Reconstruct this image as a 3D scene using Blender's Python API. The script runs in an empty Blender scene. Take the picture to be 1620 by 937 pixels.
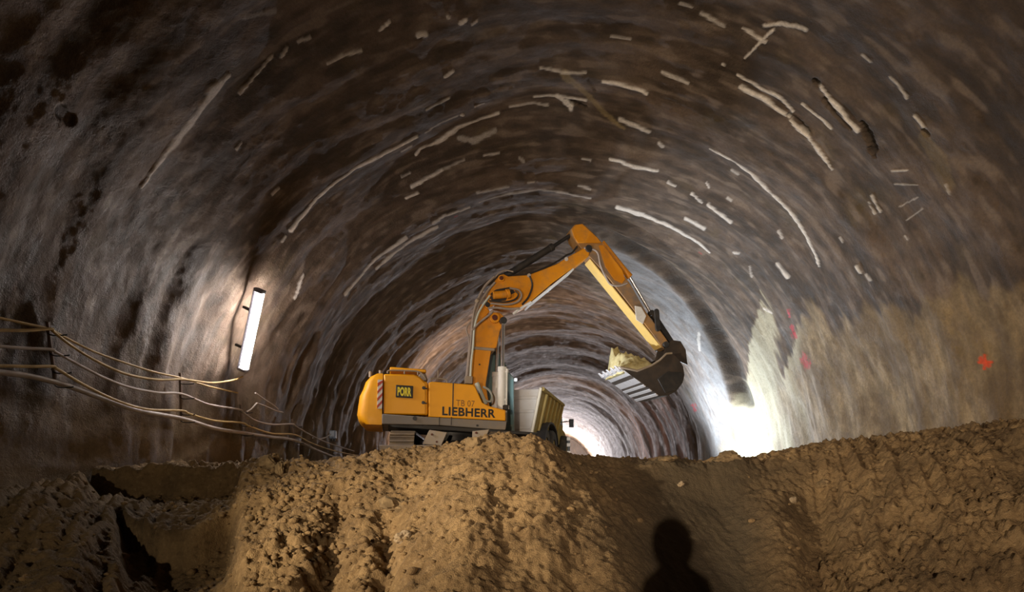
import bpy, math, random
import numpy as np
from mathutils import Vector, Matrix

random.seed(7)
SC = bpy.context.scene
COL = SC.collection
# ------------------------------------------------------------------ frame
F = 900.0                 # focal length in pixels of the 1620 px wide frame
VX, VY = 880.0, 745.0     # where the tunnel axis meets the picture
EYE = 1.6                 # camera height
R = 8.4                   # vault radius, centred at eye height

def P(px, py, Y):
    return Vector(((px - VX) / F * Y, Y, EYE + (VY - py) / F * Y))

def wall_at(px, py, inset=0.0):
    """the point of the lining seen at px,py, moved inwards"""
    dx, dy = px - VX, VY - py
    if dy > 0:
        r = math.hypot(dx, dy)
    else:
        r = abs(dx)
    Y = F * (R - inset) / r
    return Vector((dx / F * Y, Y, EYE + dy / F * Y))

# ------------------------------------------------------------------ noise
def _hash(ix, iy, seed):
    h = (ix.astype(np.int64) * 374761393 + iy.astype(np.int64) * 668265263 + seed * 1442695041) & 0xffffffff
    h = ((h ^ (h >> 13)) * 1274126177) & 0xffffffff
    return (h ^ (h >> 16)) & 0xffffffff

def perlin(x, y, seed=0):
    x = np.asarray(x, dtype=np.float64); y = np.asarray(y, dtype=np.float64)
    x, y = np.broadcast_arrays(x, y)
    ix, iy = np.floor(x), np.floor(y)
    fx, fy = x - ix, y - iy
    u = fx * fx * fx * (fx * (fx * 6 - 15) + 10)
    v = fy * fy * fy * (fy * (fy * 6 - 15) + 10)
    def g(ox, oy):
        a = _hash(ix + ox, iy + oy, seed) * (2 * math.pi / 4294967296.0)
        return np.cos(a) * (fx - ox) + np.sin(a) * (fy - oy)
    a = g(0, 0) * (1 - u) + g(1, 0) * u
    b = g(0, 1) * (1 - u) + g(1, 1) * u
    return (a * (1 - v) + b * v) * 1.5

def fbm(x, y, seed=0, oct=4, gain=0.5):
    s, a = 0.0, 1.0
    for k in range(oct):
        s = s + a * perlin(x * 2.03 ** k + 17.3 * k, y * 2.03 ** k - 9.1 * k, seed + k)
        a *= gain
    return s

def cells(x, y, seed=0):
    """distance to the nearest of scattered points, and a random number of it"""
    ix, iy = np.floor(x), np.floor(y)
    best = np.full(np.shape(x), 9.0); rnd = np.zeros(np.shape(x))
    for ox in (-1, 0, 1):
        for oy in (-1, 0, 1):
            hx = _hash(ix + ox, iy + oy, seed) / 4294967296.0
            hy = _hash(ix + ox, iy + oy, seed + 91) / 4294967296.0
            d = np.hypot(ix + ox + hx - x, iy + oy + hy - y)
            hit = d < best
            best = np.where(hit, d, best)
            rnd = np.where(hit, _hash(ix + ox, iy + oy, seed + 333) / 4294967296.0, rnd)
    return best, rnd

def sstep(a, b, x):
    t = np.clip((x - a) / (b - a), 0, 1)
    return t * t * (3 - 2 * t)

# ------------------------------------------------------------------ tagging
def tag(o, label=None, cat=None, group=None, kind=None):
    if label: o['label'] = label
    if cat: o['category'] = cat
    if group: o['group'] = group
    if kind: o['kind'] = kind
    return o

def empty(name, M, label, cat, group=None):
    o = bpy.data.objects.new(name, None)
    COL.objects.link(o)
    o.empty_display_size = 0.3
    o.matrix_world = M if isinstance(M, Matrix) else Matrix.Translation(M)
    return tag(o, label, cat, group)

# ------------------------------------------------------------------ mesh builder
class MB:
    def __init__(s): s.v, s.f = [], []
    def add(s, vs, fs):
        b = len(s.v); s.v += [tuple(p) for p in vs]; s.f += [tuple(b + i for i in f) for f in fs]
        return s
    def box(s, c, d, M=None):
        c = Vector(c); x, y, z = [k / 2 for k in d]
        vs = [Vector((i * x, j * y, k * z)) for i in (-1, 1) for j in (-1, 1) for k in (-1, 1)]
        if M is not None: vs = [M @ p for p in vs]
        vs = [p + c for p in vs]
        return s.add(vs, [(0, 1, 3, 2), (4, 6, 7, 5), (0, 4, 5, 1), (2, 3, 7, 6), (0, 2, 6, 4), (1, 5, 7, 3)])
    def prism(s, poly, w0, w1):
        """poly of (u,z) stretched along y from w0 to w1"""
        n = len(poly)
        a = sum(poly[i][0] * poly[(i + 1) % n][1] - poly[(i + 1) % n][0] * poly[i][1] for i in range(n))
        if a < 0: poly = poly[::-1]
        vs = [(u, w0, z) for u, z in poly] + [(u, w1, z) for u, z in poly]
        if w0 < w1:
            fs = [tuple(range(n)), tuple(range(2 * n - 1, n - 1, -1))] + [(i, i + n, (i + 1) % n + n, (i + 1) % n) for i in range(n)]
        else:
            fs = [tuple(range(n - 1, -1, -1)), tuple(range(n, 2 * n))] + [(i, (i + 1) % n, (i + 1) % n + n, i + n) for i in range(n)]
        return s.add(vs, fs)
    def tube(s, path, r, n=8, caps=True):
        path = [Vector(p) for p in path]
        rs = r if isinstance(r, (list, tuple)) else [r] * len(path)
        vs = []; up = None
        for i, p in enumerate(path):
            t = (path[min(i + 1, len(path) - 1)] - path[max(i - 1, 0)])
            t = t.normalized() if t.length > 1e-9 else Vector((0, 0, 1))
            if up is None:
                up = Vector((0, 0, 1)) if abs(t.z) < 0.9 else Vector((1, 0, 0))
            a = t.cross(up)
            if a.length < 1e-4: a = t.cross(Vector((0.3, 0.8, 0.5)))
            a.normalize(); b = a.cross(t); up = b
            for k in range(n):
                q = 2 * math.pi * k / n
                vs.append(p + rs[i] * (math.cos(q) * a + math.sin(q) * b))
        fs = []
        for i in range(len(path) - 1):
            for k in range(n):
                k2 = (k + 1) % n
                fs.append((i * n + k, i * n + k2, (i + 1) * n + k2, (i + 1) * n + k))
        if caps:
            fs.append(tuple(range(n - 1, -1, -1)))
            m = (len(path) - 1) * n
            fs.append(tuple(range(m, m + n)))
        return s.add(vs, fs)
    def cyl(s, a, b, r, r2=None, n=16):
        return s.tube([a, b], [r, r if r2 is None else r2], n)
    def blob(s, c, rad, seed=0, rough=0.25, sub=2, flat=1.0):
        """a lump: an icosphere roughened"""
        vs, fs = ico(sub); rng = random.Random(seed)
        ks = [(Vector((rng.gauss(0, 1), rng.gauss(0, 1), rng.gauss(0, 1))).normalized(), rng.uniform(-1, 1)) for _ in range(9)]
        out = []
        for p in vs:
            d = 1 + rough * sum(w * max(0, p.dot(k)) ** 3 for k, w in ks)
            q = p * d
            q = q * (1 + 0.10 * rough / 0.3 * rng.uniform(-1, 1))
            out.append(Vector(c) + Vector((q.x * rad[0], q.y * rad[1], q.z * rad[2])))
        return s.add(out, fs)
    def build(s, name, mat, parent=None, bevel=0.0, smooth=True, seg=2, angle=40):
        me = bpy.data.meshes.new(name)
        me.from_pydata(s.v, [], s.f); me.update()
        o = bpy.data.objects.new(name, me); COL.objects.link(o)
        if mat is not None: me.materials.append(mat)
        if smooth:
            me.polygons.foreach_set('use_smooth', [True] * len(me.polygons))
            me.set_sharp_from_angle(angle=math.radians(angle))
        if parent is not None: o.parent = parent
        if bevel:
            m = o.modifiers.new('bevel', 'BEVEL'); m.width = bevel; m.segments = seg
            m.limit_method = 'ANGLE'; m.angle_limit = math.radians(40); m.harden_normals = False
        return o

_ico = {}
def ico(sub):
    if sub in _ico: return _ico[sub]
    import bmesh
    bm = bmesh.new(); bmesh.ops.create_icosphere(bm, subdivisions=sub, radius=1)
    bm.verts.ensure_lookup_table()
    r = ([v.co.copy() for v in bm.verts], [tuple(v.index for v in f.verts) for f in bm.faces])
    bm.free(); _ico[sub] = r
    return r

def smooth_path(pts, step=6):
    """Catmull-Rom through the points"""
    pts = [Vector(p) for p in pts]
    if len(pts) < 3: return pts
    q = [2 * pts[0] - pts[1]] + pts + [2 * pts[-1] - pts[-2]]
    out = []
    for i in range(1, len(q) - 2):
        a, b, c, d = q[i - 1:i + 3]
        for k in range(step):
            t = k / step
            out.append(0.5 * (2 * b + (c - a) * t + (2 * a - 5 * b + 4 * c - d) * t * t + (3 * b - a - 3 * c + d) * t ** 3))
    return out + [pts[-1]]

# ------------------------------------------------------------------ materials
class NT:
    def __init__(s, name):
        s.m = bpy.data.materials.new(name); s.m.use_nodes = True
        s.t = s.m.node_tree; s.n = s.t.nodes; s.b = s.n['Principled BSDF']
    def node(s, typ, ins=None, **kw):
        n = s.n.new(typ)
        for k, v in kw.items(): setattr(n, k, v)
        for k, v in (ins or {}).items(): s.set(n, k, v)
        return n
    def set(s, n, k, v):
        sock = n.inputs[k]
        if isinstance(v, bpy.types.NodeSocket): s.t.links.new(v, sock)
        elif isinstance(v, (tuple, list)) and len(v) == 3 and sock.type == 'RGBA': sock.default_value = (*v, 1)
        else: sock.default_value = v
    def coord(s, kind='Object', scale=(1, 1, 1)):
        c = s.node('ShaderNodeTexCoord')
        return s.node('ShaderNodeMapping', {'Vector': c.outputs[kind], 'Scale': scale}).outputs[0]
    def noise(s, vec, scale, detail=4, rough=0.55):
        return s.node('ShaderNodeTexNoise', {'Vector': vec, 'Scale': scale, 'Detail': detail, 'Roughness': rough}).outputs[0]
    def ramp(s, x, a, b, lo=0.0, hi=1.0):
        return s.node('ShaderNodeMapRange', {0: x, 1: a, 2: b, 3: lo, 4: hi}, interpolation_type='SMOOTHSTEP').outputs[0]
    def math(s, op, a, b=0.0):
        return s.node('ShaderNodeMath', {0: a, 1: b}, operation=op).outputs[0]
    def mix(s, f, a, b):
        n = s.node('ShaderNodeMix', data_type='RGBA')
        s.set(n, 0, f); s.set(n, 6, a); s.set(n, 7, b)
        return n.outputs[2]
    def attr(s, name):
        return s.node('ShaderNodeAttribute', attribute_name=name).outputs['Fac']
    def bump(s, h, strength=0.5, dist=0.02, normal=None):
        ins = {'Height': h, 'Strength': strength, 'Distance': dist}
        if normal is not None: ins['Normal'] = normal
        return s.node('ShaderNodeBump', ins).outputs[0]
    def out(s, **kw):
        for k, v in kw.items(): s.set(s.b, k.replace('_', ' '), v)
        return s.m

def simple(name, col, rough=0.5, metal=0.0, dirt=0.0, dirtcol=(0.16, 0.11, 0.06), scale=3.0, bump=0.0):
    t = NT(name)
    c = col
    v = t.coord()
    if dirt > 0:
        n = t.noise(v, scale, 6, 0.65)
        c = t.mix(t.math('MULTIPLY', t.ramp(n, 0.42, 0.72), dirt), col, dirtcol)
        t.set(t.b, 'Roughness', t.ramp(n, 0.3, 0.8, rough, min(1, rough + 0.35)))
    else:
        t.set(t.b, 'Roughness', rough)
    if bump: t.set(t.b, 'Normal', t.bump(t.noise(v, scale * 6, 4), bump, 0.01))
    return t.out(Base_Color=c, Metallic=metal)

def emitter(name, col, strength):
    t = NT(name)
    return t.out(Base_Color=(0.8, 0.8, 0.8), Emission_Color=col, Emission_Strength=strength)
# ================================================================== tunnel lining
STREAKS = [  # paths on the vault, half width, strength
 ([(233,302),(266,246),(307,190),(338,143),(361,120)],[3,6,9,11,6],.6),
 ([(383,151),(410,120),(435,95)],2.5,.75), ([(448,95),(458,82)],2.5,.8), ([(476,72),(494,65)],3,.5),
 ([(376,238),(384,229)],2,.7), ([(433,310),(443,300)],2.5,.8), ([(446,382),(452,374)],2,.6), ([(464,471),(479,433)],2,.6),
 ([(387,26),(436,20)],5,.2), ([(517,99),(540,85),(569,75)],2.5,.7),
 ([(461,364),(487,333),(501,315),(527,286),(564,256),(607,235),(658,212)],[4,3.5,3,2.5,2.5,3,2.5],1),
 ([(600,47),(616,35)],2.8,.9), ([(660,52),(672,49)],4.5,.8), ([(707,22),(709,24)],4,.6), ([(729,33),(736,27)],4.5,.9), ([(746,35),(754,29)],3,.7),
 ([(703,116),(715,108)],4,.9), ([(672,167),(690,160),(710,153)],2,.7), ([(564,260),(602,242)],2,.8), ([(635,239),(649,229)],2.2,.6),
 ([(660,249),(667,240),(700,228),(729,206),(761,195),(790,188)],[2,3,4,4.5,3,3.5],.9), ([(729,225),(750,228),(785,214)],4,.4),
 ([(672,207),(700,192),(724,183)],1.6,.5), ([(731,182),(733,183)],3,.8), ([(752,170),(766,167)],1.8,.7),
 ([(808,178),(837,174),(867,178)],2,.55), ([(846,164),(879,163),(926,167)],2.4,.8), ([(882,163),(896,172),(903,180)],5,.95),
 ([(855,115),(888,120),(926,121)],2,.65), ([(954,134),(982,139),(1003,143),(1023,150)],3,.95), ([(651,296),(675,282),(700,270)],2,.9),
 ([(700,270),(735,253)],1.5,.4), ([(644,314),(660,305)],3,.95), ([(637,284),(651,277)],1.5,.5), ([(682,347),(700,333),(740,322)],2.3,.7),
 ([(545,465),(556,452),(567,439),(592,408),(639,371)],2.5,.85), ([(595,425),(621,397),(653,373),(689,354)],2.8,.8),
 ([(757,315),(808,303),(851,297),(898,300),(935,307)],1.8,.5), ([(752,296),(804,289)],1.5,.5), ([(835,284),(845,283)],1.5,.5), ([(916,289),(935,293)],1.8,.5),
 ([(766,246),(790,242)],1.6,.6), ([(822,248),(828,251)],3,.35), ([(921,249),(935,252)],1.8,.6), ([(966,249),(985,254),(1003,261),(1041,270)],[2.5,3,3,2],.95),
 ([(977,324),(1017,338),(1060,361),(1102,390),(1118,406)],[3,4,2.5,2.5,1.5],.85), ([(980,192),(1005,199),(1027,209)],3.5,.7),
 ([(1107,28),(1144,49)],2.5,.5), ([(1074,12),(1092,18)],2,.5), ([(1172,52),(1208,73)],2.5,.75), ([(1177,96),(1195,77),(1219,56)],2.2,.75),
 ([(1205,49),(1233,47),(1269,56)],[3,3.8,4],.8), ([(966,66),(996,70)],2,.5), ([(1046,120),(1065,126),(1088,134)],2.6,.6), ([(1141,107),(1144,109)],2.5,.7),
 ([(1165,124),(1200,146),(1229,162),(1250,183)],[2.5,3.5,3.5,2.5],.9), ([(1170,143),(1205,162),(1245,192)],3,.9),
 ([(1247,195),(1276,221),(1299,251),(1313,272)],[3,3.5,3,2],.95), ([(1266,169),(1290,188),(1311,207)],2.6,.95),
 ([(1294,141),(1310,160),(1323,174),(1356,207)],[3,4,4.5,4],.95), ([(1360,92),(1374,101)],2,.6), ([(1407,124),(1420,135),(1435,153)],4,.6),
 ([(1449,181),(1466,202)],3.2,.8), ([(1412,270),(1438,268)],1.5,.6), ([(1414,292),(1454,291)],1.2,.5), ([(1374,315),(1388,338)],3,.7), ([(1370,324),(1380,341)],2,.6),
 ([(1123,235),(1163,254),(1191,277),(1219,307),(1247,338),(1271,371),(1292,413),(1295,422)],[1,2.5,3.5,3,3,3,2.5,1.5],.95),
 ([(1156,272),(1166,278)],2.2,.6), ([(1057,286),(1069,292)],2.5,.8), ([(1095,305),(1111,319)],2.5,.8), ([(1121,322),(1138,336),(1156,352)],2.4,.85),
 ([(1085,345),(1100,352),(1114,361)],3,.85), ([(1043,228),(1047,233)],4,.7), ([(1229,418),(1247,439)],2.6,.9), ([(1360,418),(1367,428)],3,.8),
 ([(1158,403),(1166,404)],2.4,.7), ([(1116,292),(1120,300)],1.8,.7), ([(1148,318),(1154,322)],1.8,.5), ([(1228,370),(1234,380)],2,.6),
 ([(1206,490),(1218,497)],2.5,.7), ([(1376,432),(1382,440)],3,.5), ([(1118,515),(1124,540)],2,.4), ([(1183,425),(1187,440)],2,.4), ([(1330,375),(1334,382)],2.5,.5),
 ([(1500,290),(1506,305)],2,.4), ([(1430,375),(1434,380)],2.5,.5), ([(1420,330),(1452,312)],1.2,.4), ([(1432,350),(1460,330)],1.0,.4),
]
DARKS = [([(1363,197),(1372,214),(1384,238)],[4,6,5],.9), ([(1286,133),(1291,139)],4,.9), ([(1464,204),(1470,209)],4,.8), ([(1243,188),(1262,200),(1276,214)],2.2,.7),  # dark holes and spots, with shadows beside streaks painted in
         ([(1300,160),(1322,186),(1345,205)],2,.6), ([(95,175),(112,190)],12,.5), ([(905,172),(926,178)],3,.7), ([(1375,235),(1384,248)],3,.7),
         ([(930,130),(940,150)],2,.2)]
YELLOWS = [([(893,124),(926,155),(954,183),(987,204)],[8,5,4,3],.55), ([(1460,215),(1490,250),(1500,290)],[8,18,14],.25)]
REDS = [([(1248,491),(1248,502)],3,1), ([(1254,518),(1259,532)],4.5,.9), ([(1278,566),(1286,573)],9,.75), ([(1112,634),(1115,642)],4,.8)]
ORANGES = [([(1554,572),(1570,573)],3,1), ([(1561,562),(1563,582)],3,1), ([(1556,566),(1568,578)],3.4,1)]

rows = np.concatenate([np.arange(58, 160, 1.2), np.arange(160, 225, 1.8), np.arange(225, 430, 1.1), np.arange(430, 700, 2.1), np.arange(700, 1080, 2.6), np.arange(1080, 1500, 7.0)])
Yr = F * R / rows
Yr = np.concatenate([[Yr[0] + 6, Yr[0] + 3], Yr, np.arange(Yr[-1] - 0.3, -14.1, -0.6)])
rr = np.concatenate([[55, 56.5], rows, np.full(len(Yr) - len(rows) - 2, 1510.0)])
zlo = -0.25
VN = 34                                     # straight part below the springing line
zs = np.linspace(zlo, EYE, VN, endpoint=False)
TH = np.linspace(0, math.pi, 1150)
NC = VN + len(TH) + VN
ang = np.concatenate([np.full(VN, 0.0), TH, np.full(VN, math.pi)])
below = np.concatenate([EYE - zs, np.zeros(len(TH)), (EYE - zs)[::-1]])   # metres under the springing line
arc = np.concatenate([-(EYE - zs), TH * R, math.pi * R + (EYE - zs)[::-1]])
NR = len(Yr)
A, Yg = np.meshgrid(ang, Yr); B, Rg = np.meshgrid(below, rr); S, _ = np.meshgrid(arc, Yr)
PX = VX + Rg * np.cos(A); PY = VY - Rg * np.sin(A) + np.where(B > 0, B / np.maximum(Yg, 3) * F, 0)

# undulating shotcrete: each advance of the drive sprayed as a ring of its own
warp = 0.5 * perlin(S / 3.1, Yg / 5.0, 5)
ph = Yg / 1.25 + warp
ring = 0.5 + 0.5 * np.sin(2 * math.pi * ph)
amp = 0.5 + 0.5 * sstep(14, 30, Yg)
D = 0.045 * amp * (ring - 0.5) * (0.7 + 0.9 * perlin(S / 2.3, np.floor(ph + 0.25) * 3.7, 31))
calm = 1 - 0.45 * sstep(24, 34, Yg)
D = D * calm + 0.20 * perlin(S / 5.0, Yg / 3.0, 1) + calm * (0.075 * perlin(S / 3.0, Yg / 1.1, 2) + 0.030 * perlin(S / 1.3, Yg / 0.5, 3))
D += 0.012 * fbm(S / 0.42, Yg / 0.30, 8, 3)
leftlow = sstep(2.35, 2.75, A) * sstep(10, 13, Yg)
D += leftlow * (0.09 * perlin(S / 2.6, Yg / 0.55, 12) + 0.05 * perlin(S / 0.7, Yg / 0.7, 13))
# the second, thicker layer on the right side: its end faces the camera, its far lip ends further in
deg = np.degrees(A)
yst = np.interp(deg, [0, 19, 37, 46.7, 61, 83, 95], [24.6, 23.8, 22.3, 21.6, 20.4, 19.0, 18.4]) + 0.25 * perlin(S / 2.5, Yg * 0 + 0.5, 41)
hst = np.interp(deg, [0, 14, 20, 28, 40, 60, 80, 92], [0.55, 0.55, 0.62, 0.62, 0.5, 0.4, 0.28, 0.0])
lip = np.interp(deg, [0, 40, 62, 85], [31.6, 31.0, 30.0, 27.0]); lipw = np.interp(deg, [0, 30, 50, 92], [0.25, 0.4, 3.0, 8.0])
wid = np.interp(deg, [0, 15, 20, 24], [5.0, 4.0, 0.6, 0.36])
D += hst * sstep(-0.16, wid, Yg - yst) * (1 - sstep(0.0, lipw, Yg - lip)) * (deg < 92)
face = sstep(-0.55 * np.interp(deg, [17, 30, 60], [1.6, 1.0, 0.5]), -0.2, Yg - yst) * (1 - sstep(0.05, 0.40, Yg - yst)) * sstep(17, 19, deg) * sstep(90, 70, deg) * np.clip(0.75 + 0.5 * perlin(S / 1.5, Yg, 43), 0, 1)  # end face of the layer, its shade painted in as near-black colour
pale_lit_band = sstep(0.2, 0.5, Yg - yst) * (1 - sstep(1.2, 6.5, Yg - yst) * sstep(24, 40, deg)) * sstep(92, 70, deg) * (1 - sstep(0.0, 0.3, Yg - lip))  # pale layer; its lamplit band is put into the colour, fading inwards
D = np.where(Yg < 5.5, D * 0.5, D)

def paint(lst, ragged=0.55):
    m = np.zeros((NR, NC), dtype=np.float32)
    jag = 0.86 * (1 + ragged * (0.9 * perlin(S / 0.30, Yg / 0.12, 51) + 0.8 * perlin(S / 0.8, Yg / 0.3, 52)))
    for pts, w, k in lst:
        ws = w if isinstance(w, list) else [w] * len(pts)
        for (a, b, wa, wb) in zip(pts[:-1], pts[1:], ws[:-1], ws[1:]):
            wm = max(wa, wb) * 2.4 + 2
            x0, x1 = min(a[0], b[0]) - wm, max(a[0], b[0]) + wm
            y0, y1 = min(a[1], b[1]) - wm, max(a[1], b[1]) + wm
            d0 = math.hypot(max(x0 - VX, 0, VX - x1), max(VY - y1, 0)) ; d1 = max(math.hypot(x - VX, y - VY) for x in (x0, x1) for y in (y0, y1))
            i0, i1 = np.searchsorted(rr[:NR], d0 - 4), np.searchsorted(rr[:NR], d1 + 4)
            if i1 <= i0: continue
            px, py = PX[i0:i1], PY[i0:i1]
            dx, dy = b[0] - a[0], b[1] - a[1]
            t = np.clip(((px - a[0]) * dx + (py - a[1]) * dy) / (dx * dx + dy * dy + 1e-9), 0, 1)
            d = np.hypot(px - a[0] - t * dx, py - a[1] - t * dy)
            ww = (wa + (wb - wa) * t) * jag[i0:i1]
            m[i0:i1] = np.maximum(m[i0:i1], k * (1 - sstep(ww * 0.62, ww * 1.12 + 0.5, d)))
    return m
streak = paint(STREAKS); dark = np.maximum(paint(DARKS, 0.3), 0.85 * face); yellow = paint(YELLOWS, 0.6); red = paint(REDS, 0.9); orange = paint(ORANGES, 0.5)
D += 0.03 * streak - 0.10 * dark
# pale, washed concrete low on the right wall
edge = np.interp(PX, [1150, 1166, 1184, 1200, 1218, 1232, 1244, 1258, 1272, 1300, 1325, 1350, 1372, 1420, 1450, 1475, 1530, 1560, 1620, 1900],
                     [700, 640, 560, 478, 498, 545, 590, 540, 495, 488, 520, 505, 490, 478, 500, 470, 440, 470, 430, 420])
edge = edge + 26 * perlin(Yg / 0.35, S / 2.0, 61) + 12 * perlin(Yg / 0.12, S / 0.6, 62)
pale = sstep(-12, 16, PY - edge) * (A < 0.9) * sstep(1150, 1175, PX + 10 * perlin(S / 0.8, Yg, 63))
chalk = sstep(0.05, 0.75, 1.1 - np.abs(PX - 1205) / 70.0 + 0.5 * perlin(Yg / 1.2, S / 1.6, 64)) * pale          # whitest splash
runs = np.clip(0.42 + 0.8 * perlin(Yg / 0.9, S / 2.2, 65) + 0.45 * perlin(Yg / 0.3, S / 1.6, 68) + 0.2 * perlin(Yg / 0.10, S / 0.9, 66), 0, 1)
dust = (A > 2.0) * sstep(600, 705, PY + 30 * perlin(Yg / 0.7, S / 0.8, 69)) * sstep(560, 430, PX)
stroke = np.clip(0.5 + 0.55 * perlin(S / 1.5, Yg / 0.26, 111) + 0.35 * perlin(S / 0.6, Yg / 0.11, 112) + 0.4 * perlin(S / 0.35, Yg / 0.3, 113), 0, 1)
rust = np.clip(0.45 + perlin(Yg / 1.1, S / 4.0, 67) * 1.2, 0, 1) * sstep(33.5, 37, Yg) * (1 - sstep(50, 62, Yg)) * sstep(1.0, 0.35, A)

X = (R - D) * np.cos(A); Z = EYE + np.where(B > 0, -B, (R - D) * np.sin(A))
sgn = np.where(A < 1.57, 1, -1)
X = np.where(B > 0, sgn * (R - D), X)
G = np.stack([X, Yg, Z], axis=-1)
du = np.gradient(G, axis=1); dv = np.gradient(G, axis=0)
NRM = np.cross(du, dv); NRM /= np.linalg.norm(NRM, axis=-1, keepdims=True) + 1e-12
inward = np.stack([-np.cos(A), 0 * A, -np.sin(A)], axis=-1)
NRM *= np.sign(np.sum(NRM * inward, axis=-1, keepdims=True) + 1e-9)

def grid_mesh(name, c0, c1, mat):
    g = G[:, c0:c1 + 1]; nr, nc = g.shape[:2]
    idx = np.arange(nr * nc).reshape(nr, nc)
    q = np.stack([idx[:-1, :-1], idx[:-1, 1:], idx[1:, 1:], idx[1:, :-1]], axis=-1).reshape(-1, 4)
    a, b, c = (g.reshape(-1, 3)[q[len(q) // 2][k]] for k in (0, 1, 2))
    if np.dot(np.cross(b - a, c - a), NRM[:, c0:c1 + 1].reshape(-1, 3)[q[len(q) // 2][0]]) < 0: q = q[:, ::-1]
    me = bpy.data.meshes.new(name)
    me.vertices.add(nr * nc); me.vertices.foreach_set('co', g.reshape(-1).astype(np.float32))
    me.loops.add(len(q) * 4); me.loops.foreach_set('vertex_index', q.reshape(-1).astype(np.int32))
    me.polygons.add(len(q)); me.polygons.foreach_set('loop_start', np.arange(0, len(q) * 4, 4, dtype=np.int32))
    me.update(calc_edges=True)
    me.polygons.foreach_set('use_smooth', np.ones(len(q), dtype=bool))
    me.normals_split_custom_set_from_vertices(NRM[:, c0:c1 + 1].reshape(-1, 3).tolist())
    for k, v in dict(stroke=stroke, streak=streak, pale_lit_band=pale_lit_band, dust=dust, dark=dark, yellow=yellow, red=red, orange=orange, pale=pale, chalk=chalk, runs=runs, rust=rust, below=sstep(-0.1, 1.2, B - (A > 1) * 0.1)).items():
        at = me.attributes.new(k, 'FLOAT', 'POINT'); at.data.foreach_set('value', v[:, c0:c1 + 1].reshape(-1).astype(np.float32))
    me.materials.append(mat)
    o = bpy.data.objects.new(name, me); COL.objects.link(o)
    o['kind'] = 'structure'
    return o

t = NT('shotcrete')
v = t.coord(); vs = t.coord(scale=(1, 2.2, 1))
big = t.noise(vs, 0.42, 5, 0.6); mid = t.noise(vs, 1.9, 6, 0.65); fine = t.noise(v, 16, 5, 0.7)
c = t.mix(t.ramp(big, 0.35, 0.68), (0.060, 0.041, 0.028), (0.150, 0.104, 0.074))
c = t.mix(t.ramp(mid, 0.45, 0.78, 0, 0.6), c, (0.19, 0.145, 0.108))
c = t.mix(t.ramp(mid, 0.30, 0.44, 0.55, 0), c, (0.045, 0.033, 0.024))
c = t.mix(t.ramp(t.noise(v, 0.8, 4), 0.56, 0.74, 0, 0.45), c, (0.115, 0.085, 0.032))
c = t.mix(t.ramp(t.attr('stroke'), 0.45, 0.05, 0.0, 0.6), c, (0.040, 0.028, 0.019))
c = t.mix(t.ramp(t.attr('stroke'), 0.55, 1.0, 0.0, 0.65), c, (0.25, 0.19, 0.145))
c = t.mix(t.math('MULTIPLY', t.attr('pale_lit_band'), t.ramp(t.noise(vs, 1.1, 5, 0.6), 0.3, 0.65, 0.35, 0.9)), c, t.mix(mid, (0.13, 0.13, 0.135), (0.32, 0.325, 0.335)))
c = t.mix(t.math('MULTIPLY', t.attr('dust'), 0.75), c, t.mix(mid, (0.16, 0.11, 0.06), (0.30, 0.22, 0.13)))
c = t.mix(t.math('MULTIPLY', t.attr('rust'), 0.8), c, (0.40, 0.17, 0.08))
c = t.mix(t.math('MULTIPLY', t.attr('yellow'), 1.0), c, (0.36, 0.27, 0.13))
palec = t.mix(t.attr('runs'), (0.22, 0.148, 0.070), (0.44, 0.325, 0.18))
palec = t.mix(t.ramp(mid, 0.35, 0.7, 0.0, 0.6), palec, (0.17, 0.135, 0.09))
palec = t.mix(t.ramp(t.noise(v, 1.1, 6, 0.65), 0.44, 0.62, 0.0, 0.6), palec, (0.15, 0.098, 0.050))
palec = t.mix(t.ramp(t.attr('stroke'), 0.5, 0.1, 0.0, 0.35), palec, (0.10, 0.068, 0.038))
palec = t.mix(t.math('MULTIPLY', t.attr('chalk'), 0.8), palec, (0.55, 0.52, 0.38))
c = t.mix(t.math('MULTIPLY', t.attr('pale'), t.ramp(t.noise(v, 3.5, 5, 0.7), 0.25, 0.5, 0.7, 1.0)), c, palec)
sk = t.math('MULTIPLY', t.attr('streak'), t.ramp(t.noise(v, 9, 3), 0.22, 0.42, 0.75, 1.0))
c = t.mix(sk, c, (0.92, 0.86, 0.79))
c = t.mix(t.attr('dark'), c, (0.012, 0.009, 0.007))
c = t.mix(t.math('MULTIPLY', t.attr('red'), t.ramp(fine, 0.35, 0.55)), c, (0.55, 0.035, 0.06))
c = t.mix(t.attr('orange'), c, (0.75, 0.085, 0.02))
c = t.mix(t.ramp(fine, 0.3, 0.7, 0.28, 0.0), c, (0.02, 0.015, 0.01))
h = t.math('ADD', t.math('MULTIPLY', fine, 0.5), t.math('MULTIPLY', t.noise(v, 46, 3, 0.6), 0.25))
n1 = t.bump(h, 0.85, 0.06)
t.out(Base_Color=c, Roughness=t.ramp(mid, 0.3, 0.7, 0.55, 0.8), Normal=n1, Specular_IOR_Level=0.3)
SHOT = t.m

c_r = VN + int(len(TH) * 40 / 180); c_l = VN + int(len(TH) * 140 / 180)
grid_mesh('wall_right', 0, c_r, SHOT); grid_mesh('ceiling', c_r, c_l, SHOT); grid_mesh('wall_left', c_l, NC - 1, SHOT)
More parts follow.
